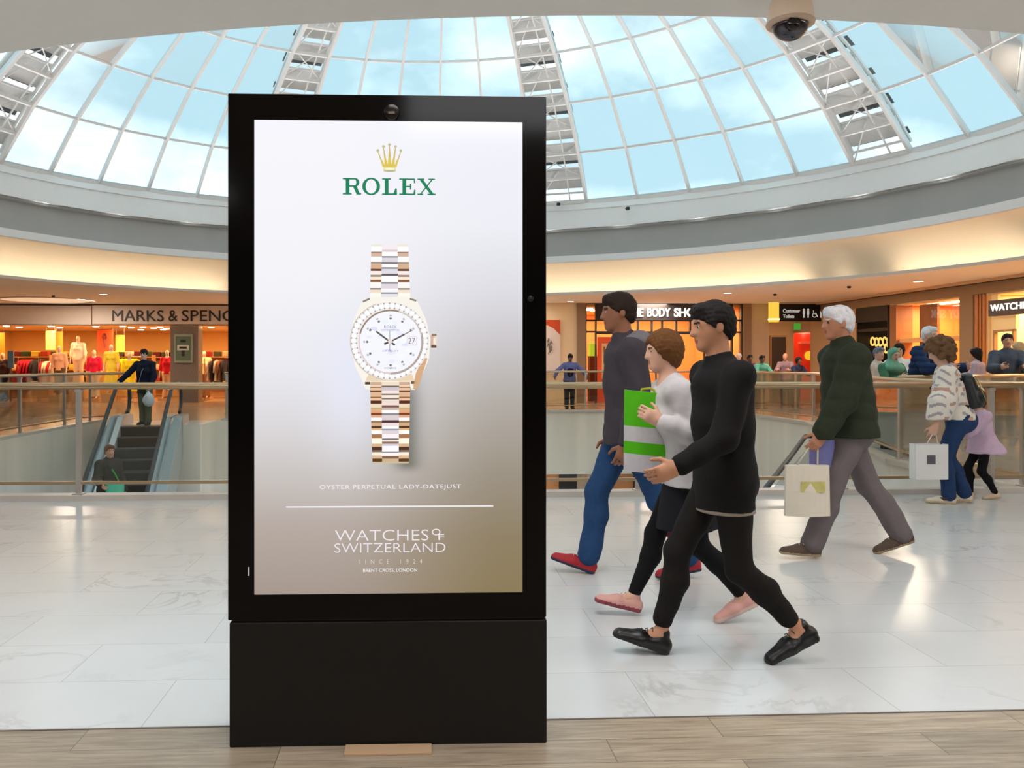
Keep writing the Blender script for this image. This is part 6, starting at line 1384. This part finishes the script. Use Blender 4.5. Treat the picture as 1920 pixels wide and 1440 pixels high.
mb = MB(); RF.box(mb, 1860, 1863, 0, RF.Z(1880, 618), .02, .1); RF.box(mb, 1896, 1899, 0, RF.Z(1880, 618), .02, .1); RF.box(mb, 1860, 1899, RF.Z(1880, 622), RF.Z(1880, 618), .02, .1); mb.build('frame', smat('tan frame', (176, 130, 84), rough=.4), r)
mb = MB(); RF.box(mb, 1863, 1896, .8, RF.Z(1880, 622), .06, .07); mb.build('pane', gm, r)

# ------------------------------------------------------------------ ceiling fittings
def ceil_pt(px, py): d = (CEIL_Z - H0) * F_PX / (HZ - py); return Vector(((px - CX) / F_PX * d, d, CEIL_Z))
for lab, px, py in (('small round downlight in the far ceiling above the clothes shop', 194, 551.5), ('small round downlight in the far ceiling close to the totem', 1070, 565.3), ('small round downlight in the far ceiling above the black wayfinding sign', 1365, 549.3), ('small round downlight in the ceiling above the jewellery shop', 1722, 527.5)):
    q = ceil_pt(px, py); r = thing('downlight', lab, 'downlight', q); mb = MB(); mb.lathe([(.0001, -.005), (.12, -.005), (.13, .002)], n=20); mb.build('lamp', glow('downlight lens', (255, 246, 226), 5), r); mb = MB(); mb.lathe([(.13, 0), (.13, -.012), (.17, -.008), (.175, 0)], n=20); mb.build('ring', M_bar, r, smooth=True)
for lab, px, py in (('tiny dark sensor in the ceiling above the hanging sign', 1592, 536.5), ('tiny dark sensor in the ceiling near the beam', 1453, 551), ('tiny dark sensor beside the glowing ceiling disc', 100, 554)):
    q = ceil_pt(px, py); mb = MB(); mb.lathe([(.05, 0), (.045, -.05), (.0001, -.06)], n=12); o = mb.build('ceiling_sensor', M_black, smooth=True); o.location = q; tag(o, lab, 'sensor')
q = ceil_pt(88, 562.5); r = thing('ceiling_disc', 'large peach glowing round ceiling disc above the clothes shop', 'ceiling light', q)
mb = MB(); mb.lathe([(.0001, -.012), (1.3, -.012), (1.36, 0)], n=48); mb.build('lit_disc', glow('peach disc', (236, 190, 150), .95), r); mb = MB(); mb.lathe([(1.36, 0), (1.36, -.03), (1.44, -.03), (1.44, 0)], n=48); mb.build('rim', M_bar, r, smooth=True)
for lab, px, py in (('small black floodlight on the white ring beam right of the totem', 1177, 391), ('small black floodlight under the dome edge beside the totem', 1047, 383)):
    q = P3(px, py, 24.0 if px > 1100 else 24.8); r = thing('floodlight', lab, 'floodlight', q); mb = MB(); mb.box((0, 0, 0), (.1, .1, .09)); mb.build('body', M_black, r, bevel=.02); mb = MB(); mb.tube([(0, .05, 0), (0, .3, .05)], .02, n=6); mb.build('bracket', M_black, r)
